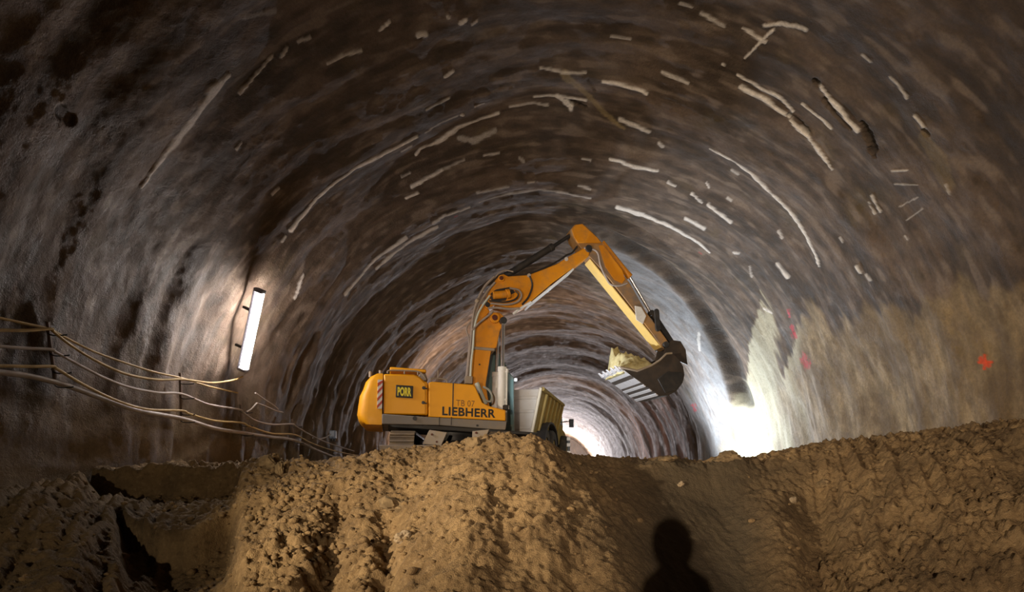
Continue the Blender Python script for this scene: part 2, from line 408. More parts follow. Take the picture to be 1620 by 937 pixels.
# ends of the drive
for nm, y in (('wall_back', -14.1), ('wall_front', float(Yr[0]) - 0.5)):
    mb = MB(); n = 48
    ring_ = [(9.2 * math.cos(a), y, EYE + 9.2 * math.sin(a)) for a in np.linspace(-0.22, math.pi + 0.22, n)]
    mb.add([(x, yy + 0.02, z) for x, yy, z in ring_] + [(0, y + (0.8 if y > 0 else -0.8), EYE + 3)], [(i, i + 1, n) if y > 0 else (i + 1, i, n) for i in range(n - 1)] + [((n - 1), 0, n) if y > 0 else (0, n - 1, n)])
    tag(mb.build(nm, SHOT), kind='structure')

# ================================================================== ground
def crest_y(px):
    return np.interp(px, [-300, 0, 130, 300, 400, 430, 520, 600, 650, 700, 745, 790, 812, 830, 850, 870, 900, 940, 1000, 1060, 1110, 1150, 1200, 1260, 1300, 1400, 1500, 1614, 1800],
                         [733, 735, 738, 736, 737, 733, 730, 716, 711, 706, 697, 690, 693, 701, 703, 712, 721, 728, 726, 725, 733, 724, 726, 713, 702, 690, 677, 664, 650])
YC = 10.4
def heap(x, y, detail=True):
    """height above eye level of the dug earth"""
    x = np.asarray(x, float); y = np.asarray(y, float)
    q = 880 + 900 * x / np.maximum(y, 4.0)                # the bearing of the point from the pit's mouth
    yc = YC + 0.5 * perlin(x / 2.2, 0.3, 71) - 0.5 * sstep(640, 760, q) * (1 - sstep(860, 930, q))
    zc = (VY - crest_y(880 + 900 * x / yc)) / 900 * yc
    d = yc - y
    # the front: a rounded shoulder and a slope at rest
    steep = 0.42 + 0.10 * perlin(x / 1.7, 0.9, 72)
    front = zc - steep * (np.sqrt(np.maximum(d, 0) ** 2 + 0.16) - 0.4) - 0.012 * np.maximum(d, 0) ** 2
    # the back: flat working level
    lev = 0.06 + 0.05 * perlin(x / 1.5, y / 1.5, 73)
    b = sstep(0.2, 2.6, -d)
    back = zc * (1 - b) + lev * b
    back = np.where(x > 5, np.maximum(back, lev), back)
    z = np.where(d > 0, front, back)
    w = sstep(-0.2, 0.5, d)
    # middle spur running down towards the camera, hollow to the right of it, bank against the right wall
    spur = np.exp(-((q - (820 + 35 * np.maximum(d, 0))) / 75.0) ** 2)
    z = z + w * 0.42 * spur * sstep(0.1, 1.3, d)
    hol = np.exp(-((q - 1130) / 120.0) ** 2) * sstep(0.25, 1.0, d)
    z = z - w * 0.42 * hol
    val = np.exp(-((q - (1275 + 8 * d)) / 40.0) ** 2) * sstep(0.5, 1.6, d)
    z = z - w * 0.40 * val
    z = z + w * 0.40 * sstep(1300, 1560, q) * sstep(0.3, 2.0, d)
    z = z + w * 0.45 * (1 - sstep(60, 330, q)) * sstep(0.6, 3.0, d)
    # gullies
    g1 = np.exp(-((q - (560 - 12 * d)) / 26.0) ** 2) * sstep(1.2, 2.0, d); z = z - 0.28 * w * g1
    g2 = np.exp(-((q - (625 - 4 * d)) / 20.0) ** 2) * sstep(1.9, 2.6, d); z = z - 0.25 * w * g2
    # undercut edge and slumped slab on the left
    lw = sstep(120, 165, q) * (1 - sstep(362, 388, q))
    e1 = 0.22 + 0.14 * perlin(x / 0.5, 0.1, 74)
    z = z - lw * 0.52 * sstep(e1, e1 + 0.10, d)
    ledge = lw * sstep(e1 + 0.2, e1 + 0.35, d)
    z = z + ledge * 0.30 * sstep(e1 + 0.35, e1 + 1.2, d)
    e2 = 1.75 + 0.5 * np.cos((q - 270) / 60.0) + 0.10 * perlin(x / 0.35, 0.4, 75)
    lw2 = sstep(175, 205, q) * (1 - sstep(355, 378, q))
    z = z - lw2 * 0.48 * sstep(e2, e2 + 0.09, d) + lw2 * 0.30 * sstep(e2 + 0.3, e2 + 1.5, d)
    z = np.maximum(z, -1.56 + 0.03 * perlin(x, y, 76))
    if detail:
        front_w = sstep(-1.2, 0.1, d)
        smoothz = np.clip(1.15 * np.exp(-((q - 1090) / 125.0) ** 2) * sstep(0.25, 0.6, d), 0, 1)     # cut clean by the bucket
        rough = (1 - 0.8 * smoothz)
        rb = sstep(1230, 1330, q)
        n = 0.06 * fbm(x / 0.95, y / 0.8, 81, 3) + (1 - 0.7 * rb) * (0.055 * np.abs(perlin(x / 0.34, y / 0.28, 82)) + 0.045 * np.abs(perlin(x / 0.13 + 3, y / 0.11, 98))) + 0.045 * fbm(x / 0.26, y / 0.22, 96, 4, 0.6) + 0.022 * np.abs(perlin(x / 0.07, y / 0.06, 99)) - 0.04
        wx, wy = 0.55 * perlin(x / 0.11, y / 0.11, 77), 0.55 * perlin(x / 0.11, y / 0.11, 78)
        dd, rn = cells(x / 0.26 + wx, y / 0.24 + wy, 83); lump = np.clip(1 - (dd / (0.25 + 0.38 * rn)) ** 2, 0, 1) ** 0.7
        dd2, rn2 = cells(x / 0.12 + wx * 0.6, y / 0.11 + wy * 0.6, 84); lump2 = np.clip(1 - (dd2 / (0.2 + 0.42 * rn2)) ** 2, 0, 1) ** 0.5
        cw = np.clip(0.3 + 0.7 * np.exp(-((q - 470) / 140.0) ** 2) + 0.4 * rb * sstep(1.6, 2.6, d), 0, 1) * np.clip(0.75 + 1.2 * perlin(x / 1.1, y / 1.1, 86), 0, 1)
        n = n + cw * (0.10 * lump * (rn > 0.35) + 0.05 * lump2 * (rn2 > 0.3))
        # tooth and slide marks raked down the slopes
        a1 = perlin((x + 0.55 * y) / 0.16, (y - 0.55 * x) / 1.6, 87)
        a2 = perlin((x + 0.25 * y) / 0.09, (y - 0.25 * x) / 1.1, 88)
        a3 = perlin((x - 0.35 * y) / 0.16, (y + 0.35 * x) / 1.4, 89) + 0.6 * perlin((x - 0.35 * y) / 0.07, (y + 0.35 * x) / 0.7, 79)
        n = n + 0.13 * a1 * (1 - sstep(200, 330, q)) * sstep(0.5, 1.0, d) + 0.035 * a2 * np.clip(0.5 + 1.2 * perlin(x / 0.9, y / 0.7, 97), 0, 1) * sstep(600, 700, q) * (1 - sstep(960, 1020, q)) + 0.085 * a3 * sstep(1240, 1330, q)
        z = z + n * rough * (0.35 + 0.65 * front_w) * np.where(y > 12, 0.5, 1.0)
        z = z + 0.012 * smoothz * perlin((x + 0.3 * y) / 0.10, y / 1.4, 90)
    return z

xs = np.linspace(-8.62, 8.62, 800)
ysoil = np.concatenate([np.arange(3.2, 5.4, 0.12), np.arange(5.4, 11.6, 0.022), np.arange(11.6, 27.0, 0.14)])
XX, YY = np.meshgrid(xs, ysoil)
ZZ = EYE + heap(XX, YY)
# undercut: drag the faces of the scarps a little into the bank
def wall_x(side, y, z):
    """how far out the lining stands at depth y, height z"""
    cs = np.arange(0, VN + 60) if side > 0 else np.arange(NC - VN - 60, NC)
    Gy = np.array([np.interp(y, Yr[::-1], G[::-1, c, 0]) for c in cs]); Gz = np.array([np.interp(y, Yr[::-1], G[::-1, c, 2]) for c in cs])
    near = np.abs(Gz - z) < 0.45
    return np.min(np.where(near, np.abs(Gy), 99))
lim = np.array([[wall_x(s, y, EYE + float(heap(np.array([s * 8.3]), np.array([y]))[0])) - 0.13 for s in (-1, 1)] for y in ysoil[::4]])
liml = np.interp(ysoil, ysoil[::4], np.minimum(lim[:, 0], 8.62))[:, None]; limr = np.interp(ysoil, ysoil[::4], np.minimum(lim[:, 1], 8.62))[:, None]
XX = -liml + (XX + 8.62) / 17.24 * (liml + limr)
ZZ = EYE + heap(XX, YY)
g = np.stack([XX, YY, ZZ], axis=-1); nr, nc = XX.shape
idx = np.arange(nr * nc).reshape(nr, nc)
q = np.stack([idx[:-1, :-1], idx[:-1, 1:], idx[1:, 1:], idx[1:, :-1]], axis=-1).reshape(-1, 4)
me = bpy.data.meshes.new('soil_heap')
me.vertices.add(nr * nc); me.vertices.foreach_set('co', g.reshape(-1).astype(np.float32))
me.loops.add(len(q) * 4); me.loops.foreach_set('vertex_index', q.reshape(-1).astype(np.int32))
me.polygons.add(len(q)); me.polygons.foreach_set('loop_start', np.arange(0, len(q) * 4, 4, dtype=np.int32))
me.update(calc_edges=True); me.polygons.foreach_set('use_smooth', np.ones(len(q), dtype=bool))
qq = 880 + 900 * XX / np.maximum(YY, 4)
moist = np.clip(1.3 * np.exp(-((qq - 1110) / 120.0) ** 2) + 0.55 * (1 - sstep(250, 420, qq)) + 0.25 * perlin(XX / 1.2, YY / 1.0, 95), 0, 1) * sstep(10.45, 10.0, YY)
at = me.attributes.new('moist', 'FLOAT', 'POINT'); at.data.foreach_set('value', moist.reshape(-1).astype(np.float32))
t = NT('sandy_soil')
v = t.coord()
n1 = t.noise(v, 1.6, 6, 0.65); n2 = t.noise(v, 14, 5, 0.7); n3 = t.noise(v, 60, 3, 0.6)
c = t.mix(t.ramp(n1, 0.35, 0.68), (0.17, 0.108, 0.049), (0.30, 0.20, 0.095))
c = t.mix(t.ramp(n2, 0.52, 0.72, 0, 0.6), c, (0.42, 0.30, 0.155))
c = t.mix(t.ramp(n2, 0.30, 0.48, 0.75, 0), c, (0.09, 0.057, 0.026))
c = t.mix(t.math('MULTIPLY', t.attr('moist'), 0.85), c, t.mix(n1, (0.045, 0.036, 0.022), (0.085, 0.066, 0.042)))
hh = t.math('ADD', t.math('MULTIPLY', n2, 0.7), t.math('MULTIPLY', n3, 0.3))
SOIL = t.out(Base_Color=c, Roughness=0.95, Normal=t.bump(hh, 1.0, 0.05))
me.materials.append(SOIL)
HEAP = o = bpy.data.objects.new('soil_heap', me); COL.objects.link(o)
tag(o, 'broad heap of sandy brown excavated soil across the whole foreground of the tunnel', 'soil heap', kind='stuff')

mb = MB()
prof = [(-14.3, -0.03), (8.5, -0.03), (12.0, 1.0), (15.0, 1.55), (26.5, 1.68), (27.0, 1.72), (260, 1.72)]
mb.add([(x, y, z) for y, z in prof for x in (-9.0, 9.0)], [(2 * i, 2 * i + 1, 2 * i + 3, 2 * i + 2) for i in range(len(prof) - 1)])
tag(mb.build('floor', SOIL, smooth=False), kind='structure')
# ================================================================== excavator
YELLOW = simple('machine_yellow', (0.84, 0.37, 0.004), 0.38, dirt=0.22, dirtcol=(0.50, 0.24, 0.04), scale=1.6)
BOOMY = simple('boom_yellow', (0.70, 0.27, 0.006), 0.42, dirt=0.55, dirtcol=(0.30, 0.16, 0.05), scale=2.6)
ARMY = simple('dusty_arm', (0.36, 0.19, 0.06), 0.6, dirt=1.0, dirtcol=(0.17, 0.13, 0.10), scale=1.3)
GREY = simple('sill_grey', (0.19, 0.17, 0.155), 0.5, dirt=0.5, dirtcol=(0.28, 0.22, 0.15), scale=2.5)
DARK = simple('dark_steel', (0.022, 0.022, 0.024), 0.45, dirt=0.35, dirtcol=(0.09, 0.07, 0.05))
BLACK = simple('black_paint', (0.010, 0.009, 0.009), 0.5)
DUSTY = simple('dusty_steel', (0.30, 0.25, 0.20), 0.6, dirt=0.7, dirtcol=(0.36, 0.28, 0.18), scale=5)
TRACKM = simple('track_steel', (0.17, 0.135, 0.105), 0.55, metal=0.2, dirt=0.8, dirtcol=(0.33, 0.25, 0.15), scale=4)
CHROME = simple('chrome_rod', (0.62, 0.62, 0.66), 0.22, metal=0.9)
WHITE = simple('light_grey_paint', (0.80, 0.83, 0.86), 0.4, dirt=0.25, dirtcol=(0.40, 0.37, 0.32), scale=4)
HOSE = simple('dusty_hose', (0.30, 0.25, 0.22), 0.6, dirt=0.5, dirtcol=(0.45, 0.38, 0.32), scale=6)
PALEHOSE = simple('pale_hose', (0.55, 0.60, 0.55), 0.5)
BLACKHOSE = simple('black_hose', (0.03, 0.028, 0.028), 0.5)
RED = simple('red_paint', (0.45, 0.05, 0.03), 0.5); SIGNWHITE = simple('sign_white', (0.68, 0.62, 0.56), 0.5)
SIGNYEL = simple('sign_yellow', (0.80, 0.66, 0.03), 0.5)
CABM = simple('cab_grey_green', (0.10, 0.145, 0.14), 0.45, dirt=0.4, dirtcol=(0.22, 0.24, 0.21))
t = NT('cab_glass'); GLASS = t.out(Base_Color=(0.12, 0.20, 0.21), Roughness=0.12, Metallic=0.0, Specular_IOR_Level=0.8)
BUCKETM = simple('worn_bucket', (0.05, 0.042, 0.038), 0.5, metal=0.3, dirt=0.5, dirtcol=(0.12, 0.085, 0.06), scale=2.0)
BRIGHT = simple('scoured_steel', (0.60, 0.60, 0.64), 0.38, metal=0.55, dirt=0.35, dirtcol=(0.35, 0.30, 0.25), scale=7)
CLAY = simple('pale_clay', (0.50, 0.44, 0.24), 0.95, dirt=1.0, dirtcol=(0.24, 0.18, 0.06), scale=2.2, bump=0.8)

GZ = 1.74
MU = Matrix.Translation((-3.07, 16.95, GZ)) @ Matrix.Rotation(math.radians(16.4), 4, 'Z') @ Matrix.Rotation(0.024, 4, 'Y')
MUI = MU.inverted()
def L(px, py, w):
    """local (u, w, z) of the point seen at px,py on the machine's plane y = w"""
    o = MUI @ Vector((0, 0, EYE)); d = MUI.to_3x3() @ Vector(((px - VX) / F, 1, (VY - py) / F))
    return o + d * ((w - o.y) / d.y)
def LP(pts, w): return [(L(x, y, w).x, L(x, y, w).z) for x, y in pts]

EX = empty('excavator', MU, 'yellow crawler excavator on the earth heap, boom raised, bucket hanging to the right', 'excavator')
def part(mb, name, mat, parent=EX, bevel=0.02, **k): return mb.build(name, mat, parent, bevel=bevel, **k)

# --- counterweight, rounded in plan, chamfered below
u0 = L(606, 630, -1.45).x; zb = L(600, 671, -1.45).z; zt = L(600, 590.5, -1.45).z
lev = [(zb - 0.02, 0.20), (zb + 0.10, 0.05), (zb + 0.26, 0.0), (zb + 0.75, 0.06), (zt - 0.42, 0.15), (zt - 0.22, 0.22), (zt - 0.08, 0.34), (zt, 0.52)]
na = 28; vs = []; fs = []
for z, ins in lev:
    for k in range(na + 1):
        a = math.pi * (k / na) - math.pi / 2
        ca, sa = math.cos(a), math.sin(a)
        w = 1.45 * math.copysign(abs(sa) ** 0.42, sa) * (1 - 0.03 * (ins > 0.3)); dep = (0.66 - ins * 0.9) * abs(ca) ** 0.28
        vs.append((u0 - 0.015 - dep, w, z))
m = na + 1
for i in range(len(lev) - 1):
    for k in range(na): fs.append((i * m + k, i * m + k + 1, (i + 1) * m + k + 1, (i + 1) * m + k))
    fs.append((i * m + na, i * m, (i + 1) * m, (i + 1) * m + na))
fs += [tuple(range(na, -1, -1)), tuple((len(lev) - 1) * m + k for k in range(m))]
cw = part(MB().add(vs, fs), 'counterweight', YELLOW, bevel=0.0, angle=50)
# red and white warning stripes on its corner
sx0, sx1 = L(597, 625, -1.45).x, L(605, 625, -1.45).x; sz0, sz1 = L(600, 647, -1.45).z, L(600, 601, -1.45).z
wp = part(MB().box(((sx0 + sx1) / 2, -1.462, (sz0 + sz1) / 2), (sx1 - sx0, 0.02, sz1 - sz0)), 'warning_panel', SIGNWHITE, cw, bevel=0.004)
wp['label'] = 'red and white hazard striped panel'
mb = MB(); n = 4; hh = (sz1 - sz0) / n
for k in range(n):
    z = sz0 + k * hh
    mb.prism([(sx0, z), (sx1, z + 0.16), (sx1, z + 0.16 + hh * 0.42), (sx0, z + hh * 0.42)] if k < n - 1 else [(sx0, z), (sx1, z + 0.12), (sx1, z + 0.18), (sx0, z + 0.1)], -1.474, -1.4725)
part(mb, 'hazard_stripe', RED, wp, bevel=0)
for p_, q_ in (((586, 597), (586, 588)), ((602, 592), (602, 586.5))): part(MB().cyl(L(*p_, -0.9), L(*q_, -0.9), 0.045), 'lifting_eye', DUSTY, cw, bevel=0)

# --- engine housing and doors
rear = LP([(607, 655), (607, 591.5), (655, 592.5), (664, 596), (671, 603), (677, 604.5), (677, 657)], -1.43)
part(MB().prism(rear, -1.43, 1.43), 'engine_housing', YELLOW, bevel=0.04)
door = part(MB().prism(LP([(608.5, 654), (608.5, 593.5), (655, 594.3), (663, 598), (669.5, 604.5), (673, 607), (673, 655.5)], -1.45), -1.452, -1.43), 'engine_door', YELLOW, bevel=0.012)
for x, y in ((670.3, 613.8), (669.6, 637.2)):
    part(MB().cyl(L(x, y, -1.44), L(x, y, -1.475), 0.045).box(L(x + 2.5, y + 1, -1.47), (0.10, 0.03, 0.035)), 'door_latch', DARK, door, bevel=0.006)
# company sign: black frame, yellow field, black letters
def text_mesh(body, name, mat, parent, p0, p1, w, bold=0.02, depth=0.003):
    """block letters filling the rectangle seen from p0 (left, baseline) to p1 (right, top) on plane w"""
    cu = bpy.data.curves.new(name, 'FONT'); cu.body = body; cu.size = 1; cu.offset = bold; cu.extrude = 0.0; cu.space_character = 1.06
    to = bpy.data.objects.new(name + '_src', cu); COL.objects.link(to)
    dg = bpy.context.evaluated_depsgraph_get()
    me = bpy.data.meshes.new_from_object(to.evaluated_get(dg)); bpy.data.objects.remove(to); bpy.data.curves.remove(cu)
    xs_ = [v.co.x for v in me.vertices]; ys_ = [v.co.y for v in me.vertices]
    a, b = L(*p0, w), L(*p1, w)
    for v in me.vertices:
        fx = (v.co.x - min(xs_)) / (max(xs_) - min(xs_)); fy = (v.co.y - min(ys_)) / (max(ys_) - min(ys_))
        v.co = Vector((a.x + (b.x - a.x) * fx, w, a.z + (b.z - a.z) * fy))
    me.name = name
    o = bpy.data.objects.new(name, me); COL.objects.link(o); me.materials.append(mat); o.parent = parent
    return o
a, b = L(626, 629, -1.45), L(653.5, 611, -1.45)
sg = part(MB().box(((a.x + b.x) / 2, -1.465, (a.z + b.z) / 2), (b.x - a.x, 0.026, b.z - a.z)), 'company_sign', BLACK, door, bevel=0.01)
sg['label'] = 'small black bordered sign with yellow block letters'
text_mesh('PORR', 'lettering', SIGNYEL, sg, (628.6, 626.3), (650.9, 613.5), -1.480, bold=0.05)

front = LP([(678, 659.5), (678, 605.5), (684, 604), (748, 608.5), (752, 612), (763, 637), (773, 642.3), (800, 649), (800, 666)], -1.45)
fp = part(MB().prism(front, -1.45, -0.62), 'tank_housing', YELLOW, bevel=0.025)
part(MB().box(L(716.5, 632, -1.451), (0.03, 0.012, 0.88)), 'panel_seam', DARK, fp, bevel=0)
t1 = text_mesh('LIEBHERR', 'lettering', BLACK, fp, (699.5, 657.2), (784, 648), -1.4545, bold=0.03)
sh = (L(784, 664.3, -1.45).z - L(784, 661.2, -1.45).z)
# (the lettering follows the sill, which drops towards the front)
dx = L(784, 655, -1.45).x - L(699, 655, -1.45).x
t2 = text_mesh('TB 07', 'lettering', simple('faded_letters', (0.20, 0.09, 0.02), 0.6), fp, (721.5, 642.5), (751, 634.2), -1.4545, bold=0.0)

sill = LP([(604, 671), (604, 655), (678, 660), (802, 666.5), (800, 680.5), (786, 680), (695, 673)], -1.46)
sl = part(MB().prism(sill, -1.46, 1.46), 'deck_frame', GREY, bevel=0.02)
c = L(656, 662.3, -1.46); part(MB().cyl(c, c + Vector((0, -0.03, 0)), 0.055), 'filler_cap', DARK, sl, bevel=0)
c = L(755, 673.5, -1.46); part(MB().cyl(c, c + Vector((0, -0.02, 0)), 0.03), 'bolt', DARK, sl, bevel=0)
for x in (695, 714): part(MB().box(L(x, 666.5, -1.462), (0.02, 0.012, 0.22)), 'frame_joint', DARK, sl, bevel=0)
# belly and slewing ring
ub = [(L(607, 671, 0).x, L(607, 671, 0).z - 0.02), (L(607, 671, 0).x + 0.25, 0.99), (2.0, 0.94), (L(786, 679, -1.4).x, L(786, 679, -1.4).z - 0.02)]
part(MB().prism([(ub[0][0], 1.12), (ub[1][0], 0.98), (2.2, 0.93), (2.3, 1.02)], -1.2, 1.2), 'belly_plate', DARK)
part(MB().cyl((0, 0, 0.70), (0, 0, 0.97), 0.68, n=32), 'slewing_ring', DARK, bevel=0)

# --- rails, aerial, exhaust on the hood
part(MB().tube(smooth_path([L(613, 591, -1.3), L(616, 586.6, -1.3), L(640, 586.6, -1.3), L(661, 588, -1.3), L(669, 593, -1.3), L(674, 601, -1.3)], 5), 0.022)
     .tube([L(640, 592, -1.3), L(640, 586.6, -1.3)], 0.018).tube([L(661, 594, -1.3), L(661, 588, -1.3)], 0.018), 'handrail', DUSTY, bevel=0)
part(MB().tube(smooth_path([L(682, 604, -1.2), L(684, 599, -1.2), L(704, 600.3, -1.2), L(707, 605, -1.2)], 5), 0.022), 'handrail', DUSTY, bevel=0)
part(MB().tube([L(693, 602, -0.9), L(693, 586, -0.9)], 0.012), 'aerial', DUSTY, bevel=0)
part(MB().prism(LP([(661, 597), (664, 590.5), (674, 592), (677, 603), (670, 603)], -0.9), -0.9, 0.6), 'air_intake', DUSTY, bevel=0.03)
part(MB().box((L(645, 591, 0).x, 0.2, L(645, 591, 0).z + 0.02), (1.0, 1.4, 0.10)), 'engine_hood', YELLOW, bevel=0.03)

# --- cab on the far side of the boom
WC = 0.55
cabp = LP([(757, 684), (757, 563), (764, 556), (782, 554.5), (793, 561), (806, 589), (813.5, 598), (814, 684)], WC)
cab = part(MB().prism(cabp, WC, 1.45), 'cab', CABM, bevel=0.04)
g = part(MB().prism(LP([(762, 640), (762, 566), (781, 560), (789, 566), (801, 590), (803, 640)], WC), WC - 0.012, WC), 'cab_window', GLASS, cab, bevel=0.006)
part(MB().prism(LP([(806.5, 672), (806.5, 600), (811.5, 601), (811.5, 672)], WC), WC - 0.010, WC), 'corner_window', GLASS, cab, bevel=0.004)
part(MB().prism(LP([(762, 674), (762, 646), (803, 648), (803, 676)], WC), WC - 0.012, WC), 'cab_panel', CABM, cab, bevel=0.01)
a = L(815.5, 601, WC); part(MB().box(a, (0.10, 0.12, 0.10)), 'cab_lamp', WHITE, cab, bevel=0.02)

# --- boom foot, lower boom, joint, upper boom
W0 = -0.30
lower = LP([(752, 662), (745.5, 640), (746.5, 604), (750, 562), (751.5, 549), (750, 520), (757, 508), (771, 498), (780, 494), (790, 494.5), (797, 500), (798, 508), (791, 524), (786, 549), (777, 556), (768.5, 609), (774, 640), (778, 662)], W0)
lb = part(MB().prism(lower, W0, 0.30), 'lower_boom', BOOMY, bevel=0.025)
part(MB().box(L(764, 552, W0) + Vector((0.02, 0.30, 0)), (0.66, 0.66, 0.09)), 'clamp_band', DUSTY, lb, bevel=0.02)
c = L(782, 504, W0)
part(MB().cyl(c + Vector((0, 0.68, 0)), c + Vector((0, -0.10, 0)), 0.155, n=24), 'pin_boss', BOOMY, lb, bevel=0.015)
part(MB().cyl(c + Vector((0, -0.06, 0)), c + Vector((0, -0.115, 0)), 0.085, n=20), 'boom_pin', simple('rusty_pin', (0.10, 0.022, 0.008), 0.5), lb, bevel=0.008)
part(MB().cyl(L(758.5, 577, W0) + Vector((0, 0.02, 0)), L(758.5, 577, W0) + Vector((0, -0.02, 0)), 0.025), 'grease_point', DARK, lb, bevel=0)
bj = part(MB().prism(LP([(750.5, 503), (752, 489), (757, 483), (765, 480.5), (771, 484), (775, 493), (769, 500), (757, 509)], -0.22), -0.22, 0.22), 'boom_joint', BOOMY, bevel=0.02)
c = L(770.5, 483.5, -0.22); part(MB().cyl(c + Vector((0, 0.5, 0)), c + Vector((0, -0.12, 0)), 0.075), 'joint_pin', DARK, bj, bevel=0.008)
upper = LP([(776, 457), (784, 443), (791, 435.5), (797, 433.5), (804, 437), (836, 435), (852, 429), (880, 418), (903, 404), (916, 397), (927, 390), (934, 394), (932, 405), (908, 423), (874, 447.5), (848, 470), (836, 481), (824, 487.5), (800, 486), (784, 482), (771, 489), (766, 484), (770, 472)], W0)
ubm = part(MB().prism(upper, W0, 0.30), 'upper_boom', BOOMY, bevel=0.025)
a, b = L(826, 488, W0), L(927, 408, W0); k = (b - a).normalized(); nn = Vector((-k.z, 0, k.x)); nn = nn if nn.z < 0 else -nn
m2 = MB(); m2.prism([(p_.x + nn.x * o_, p_.z + nn.z * o_) for p_, o_ in ((L(836, 481.5, W0), 0.0), (L(907, 424, W0), 0.0), (L(907, 424, W0), 0.05), (L(836, 481.5, W0), 0.05))], W0 + 0.01, 0.29)
part(m2, 'lit_underside', WHITE, ubm, bevel=0.006)  # added sheet: lamplight on the boom's underside put in as white
c = L(792.8, 441, W0); part(MB().cyl(c + Vector((0, 0.66, 0)), c + Vector((0, -0.05, 0)), 0.10, n=20), 'pin_boss', BOOMY, ubm, bevel=0.01)
part(MB().cyl(c + Vector((0, -0.03, 0)), c + Vector((0, -0.07, 0)), 0.062, n=16), 'boom_pin', bpy.data.materials['rusty_pin'], ubm, bevel=0.006)
part(MB().prism(LP([(775, 472), (781, 462), (812, 459), (815, 463), (804, 468), (800, 476), (780, 478)], W0), W0 - 0.012, W0), 'side_recess', DARK, ubm, bevel=0)
part(MB().cyl(L(780, 467.5, W0 - 0.09), L(801, 465.5, W0 - 0.09), 0.115, n=18).cyl(L(801, 465.5, W0 - 0.09), L(806, 464.5, W0 - 0.09), 0.14, n=18), 'adjusting_cylinder', BOOMY, ubm, bevel=0.01)
part(MB().box(L(868, 456, 0), (0.14, 0.16, 0.12)).box(L(866, 459, 0), (0.10, 0.20, 0.10)), 'boom_lamp', WHITE, ubm, bevel=0.02)
for x, y in ((837, 436), (896, 410)): part(MB().cyl(L(x, y, 0.3), L(x, y, -0.34), 0.06), 'hose_clamp', DUSTY, ubm, bevel=0)

# --- arm (stick), its head and cylinders
WS = -0.24
arm = LP([(903, 362), (909, 355), (921, 353.5), (930, 359), (946, 376), (953, 384), (958, 396), (975, 420), (996, 447), (1022, 493), (1052, 533), (1060, 545), (1055, 552), (1047, 550), (1030, 526), (985, 468), (950, 425), (933, 407), (924, 398), (914, 386), (907, 377)], WS)
ar = part(MB().prism(arm, WS, 0.26), 'arm', ARMY, bevel=0.025)
part(MB().prism(LP([(904, 363), (910, 356.5), (921, 355), (945, 377), (951, 385), (914, 385), (908, 376)], WS), WS - 0.03, WS), 'arm_head_plate', BOOMY, ar, bevel=0.01)
a, b = L(934, 409, WS), L(1047, 549, WS); k = (b - a).normalized(); nn = Vector((-k.z, 0, k.x)); nn = nn if nn.z < 0 else -nn
m2 = MB(); m2.prism([(p_.x + nn.x * o_, p_.z + nn.z * o_) for p_, o_ in ((a, 0.0), (b, 0.0), (b, 0.035), (a, 0.035))], WS + 0.01, 0.25)
part(m2, 'lit_underside', simple('lit_yellow', (0.72, 0.50, 0.16), 0.45, dirt=0.4, dirtcol=(0.55, 0.42, 0.2)), ar, bevel=0.006)  # added sheet: lamplight under the arm painted as a paler yellow
part(MB().prism(LP([(947, 389), (954, 388), (984, 428), (989, 442), (984, 449), (971, 443), (957, 422)], WS), WS - 0.025, WS), 'side_plate', BOOMY, ar, bevel=0.01)
part(MB().prism(LP([(1004, 484), (1014, 486), (1022, 500), (1017, 513), (1006, 506)], WS), WS - 0.02, WS), 'lit_plate', simple('lit_white', (0.72, 0.72, 0.70), 0.45, dirt=0.3), ar, bevel=0.008)  # bright lamplit spot on the arm, painted as a white plate
c = L(930, 395, WS); part(MB().cyl(c + Vector((0, 0.62, 0)), c + Vector((0, -0.12, 0)), 0.11, n=20), 'arm_pin', DARK, ar, bevel=0.01)
c = L(1052, 546, WS); part(MB().cyl(c + Vector((0, 0.62, 0)), c + Vector((0, -0.12, 0)), 0.10, n=20), 'bucket_pin', DARK, ar, bevel=0.01)
def ram(name, a, m, b, r, rr_, bm_, rm_, mid=None):
    o = part(MB().cyl(a, m, r, n=20).cyl(m - (m - a).normalized() * 0.12, m + (m - a).normalized() * 0.02, r * 1.12, n=20), name, bm_, bevel=0.01)
    part(MB().cyl(m, b, rr_, n=16), 'piston_rod', rm_, o, bevel=0)
    k = (b - m).normalized()
    part(MB().cyl(b + Vector((0, -0.09, 0)), b + Vector((0, 0.09, 0)), rr_ * 1.9, n=16), 'rod_eye', DARK, o, bevel=0.008)
    return o
ram('arm_cylinder', L(800, 437, 0.0), L(874, 391, 0.0), L(906, 370, 0.0), 0.105, 0.058, DARK, DARK)
ram('bucket_cylinder', L(952, 384, 0.0), L(996, 438, 0.0), L(1030, 496, 0.0), 0.10, 0.05, BOOMY, CHROME)
ram('lift_cylinder', L(791.5, 690, -0.52), L(794.8, 582, -0.52), L(796, 508, -0.45), 0.125, 0.055, WHITE, CHROME)
ram('lift_cylinder', L(791.5, 690, -0.52) + Vector((0, 0.98, 0)), L(794.8, 582, -0.52) + Vector((0, 0.98, 0)), L(796, 508, -0.45) + Vector((0, 0.9, 0)), 0.125, 0.055, WHITE, CHROME)
part(MB().tube([L(802, 584, -0.6), L(801.5, 620, -0.6), L(800.5, 668, -0.6)], 0.028).cyl(L(802, 584, -0.6), L(802, 590, -0.6), 0.05)
     .box(L(798.5, 632.5, -0.6), (0.12, 0.05, 0.06)), 'grease_line', WHITE, bevel=0)

wl = part(MB().box(L(800, 645, -1.0), (0.14, 0.20, 0.14)), 'work_lamp', DARK, bevel=0.02)
part(MB().box(L(800, 645, -1.0) + Vector((0.075, 0, 0)), (0.02, 0.16, 0.11)), 'lamp_lens', WHITE, wl, bevel=0.005)
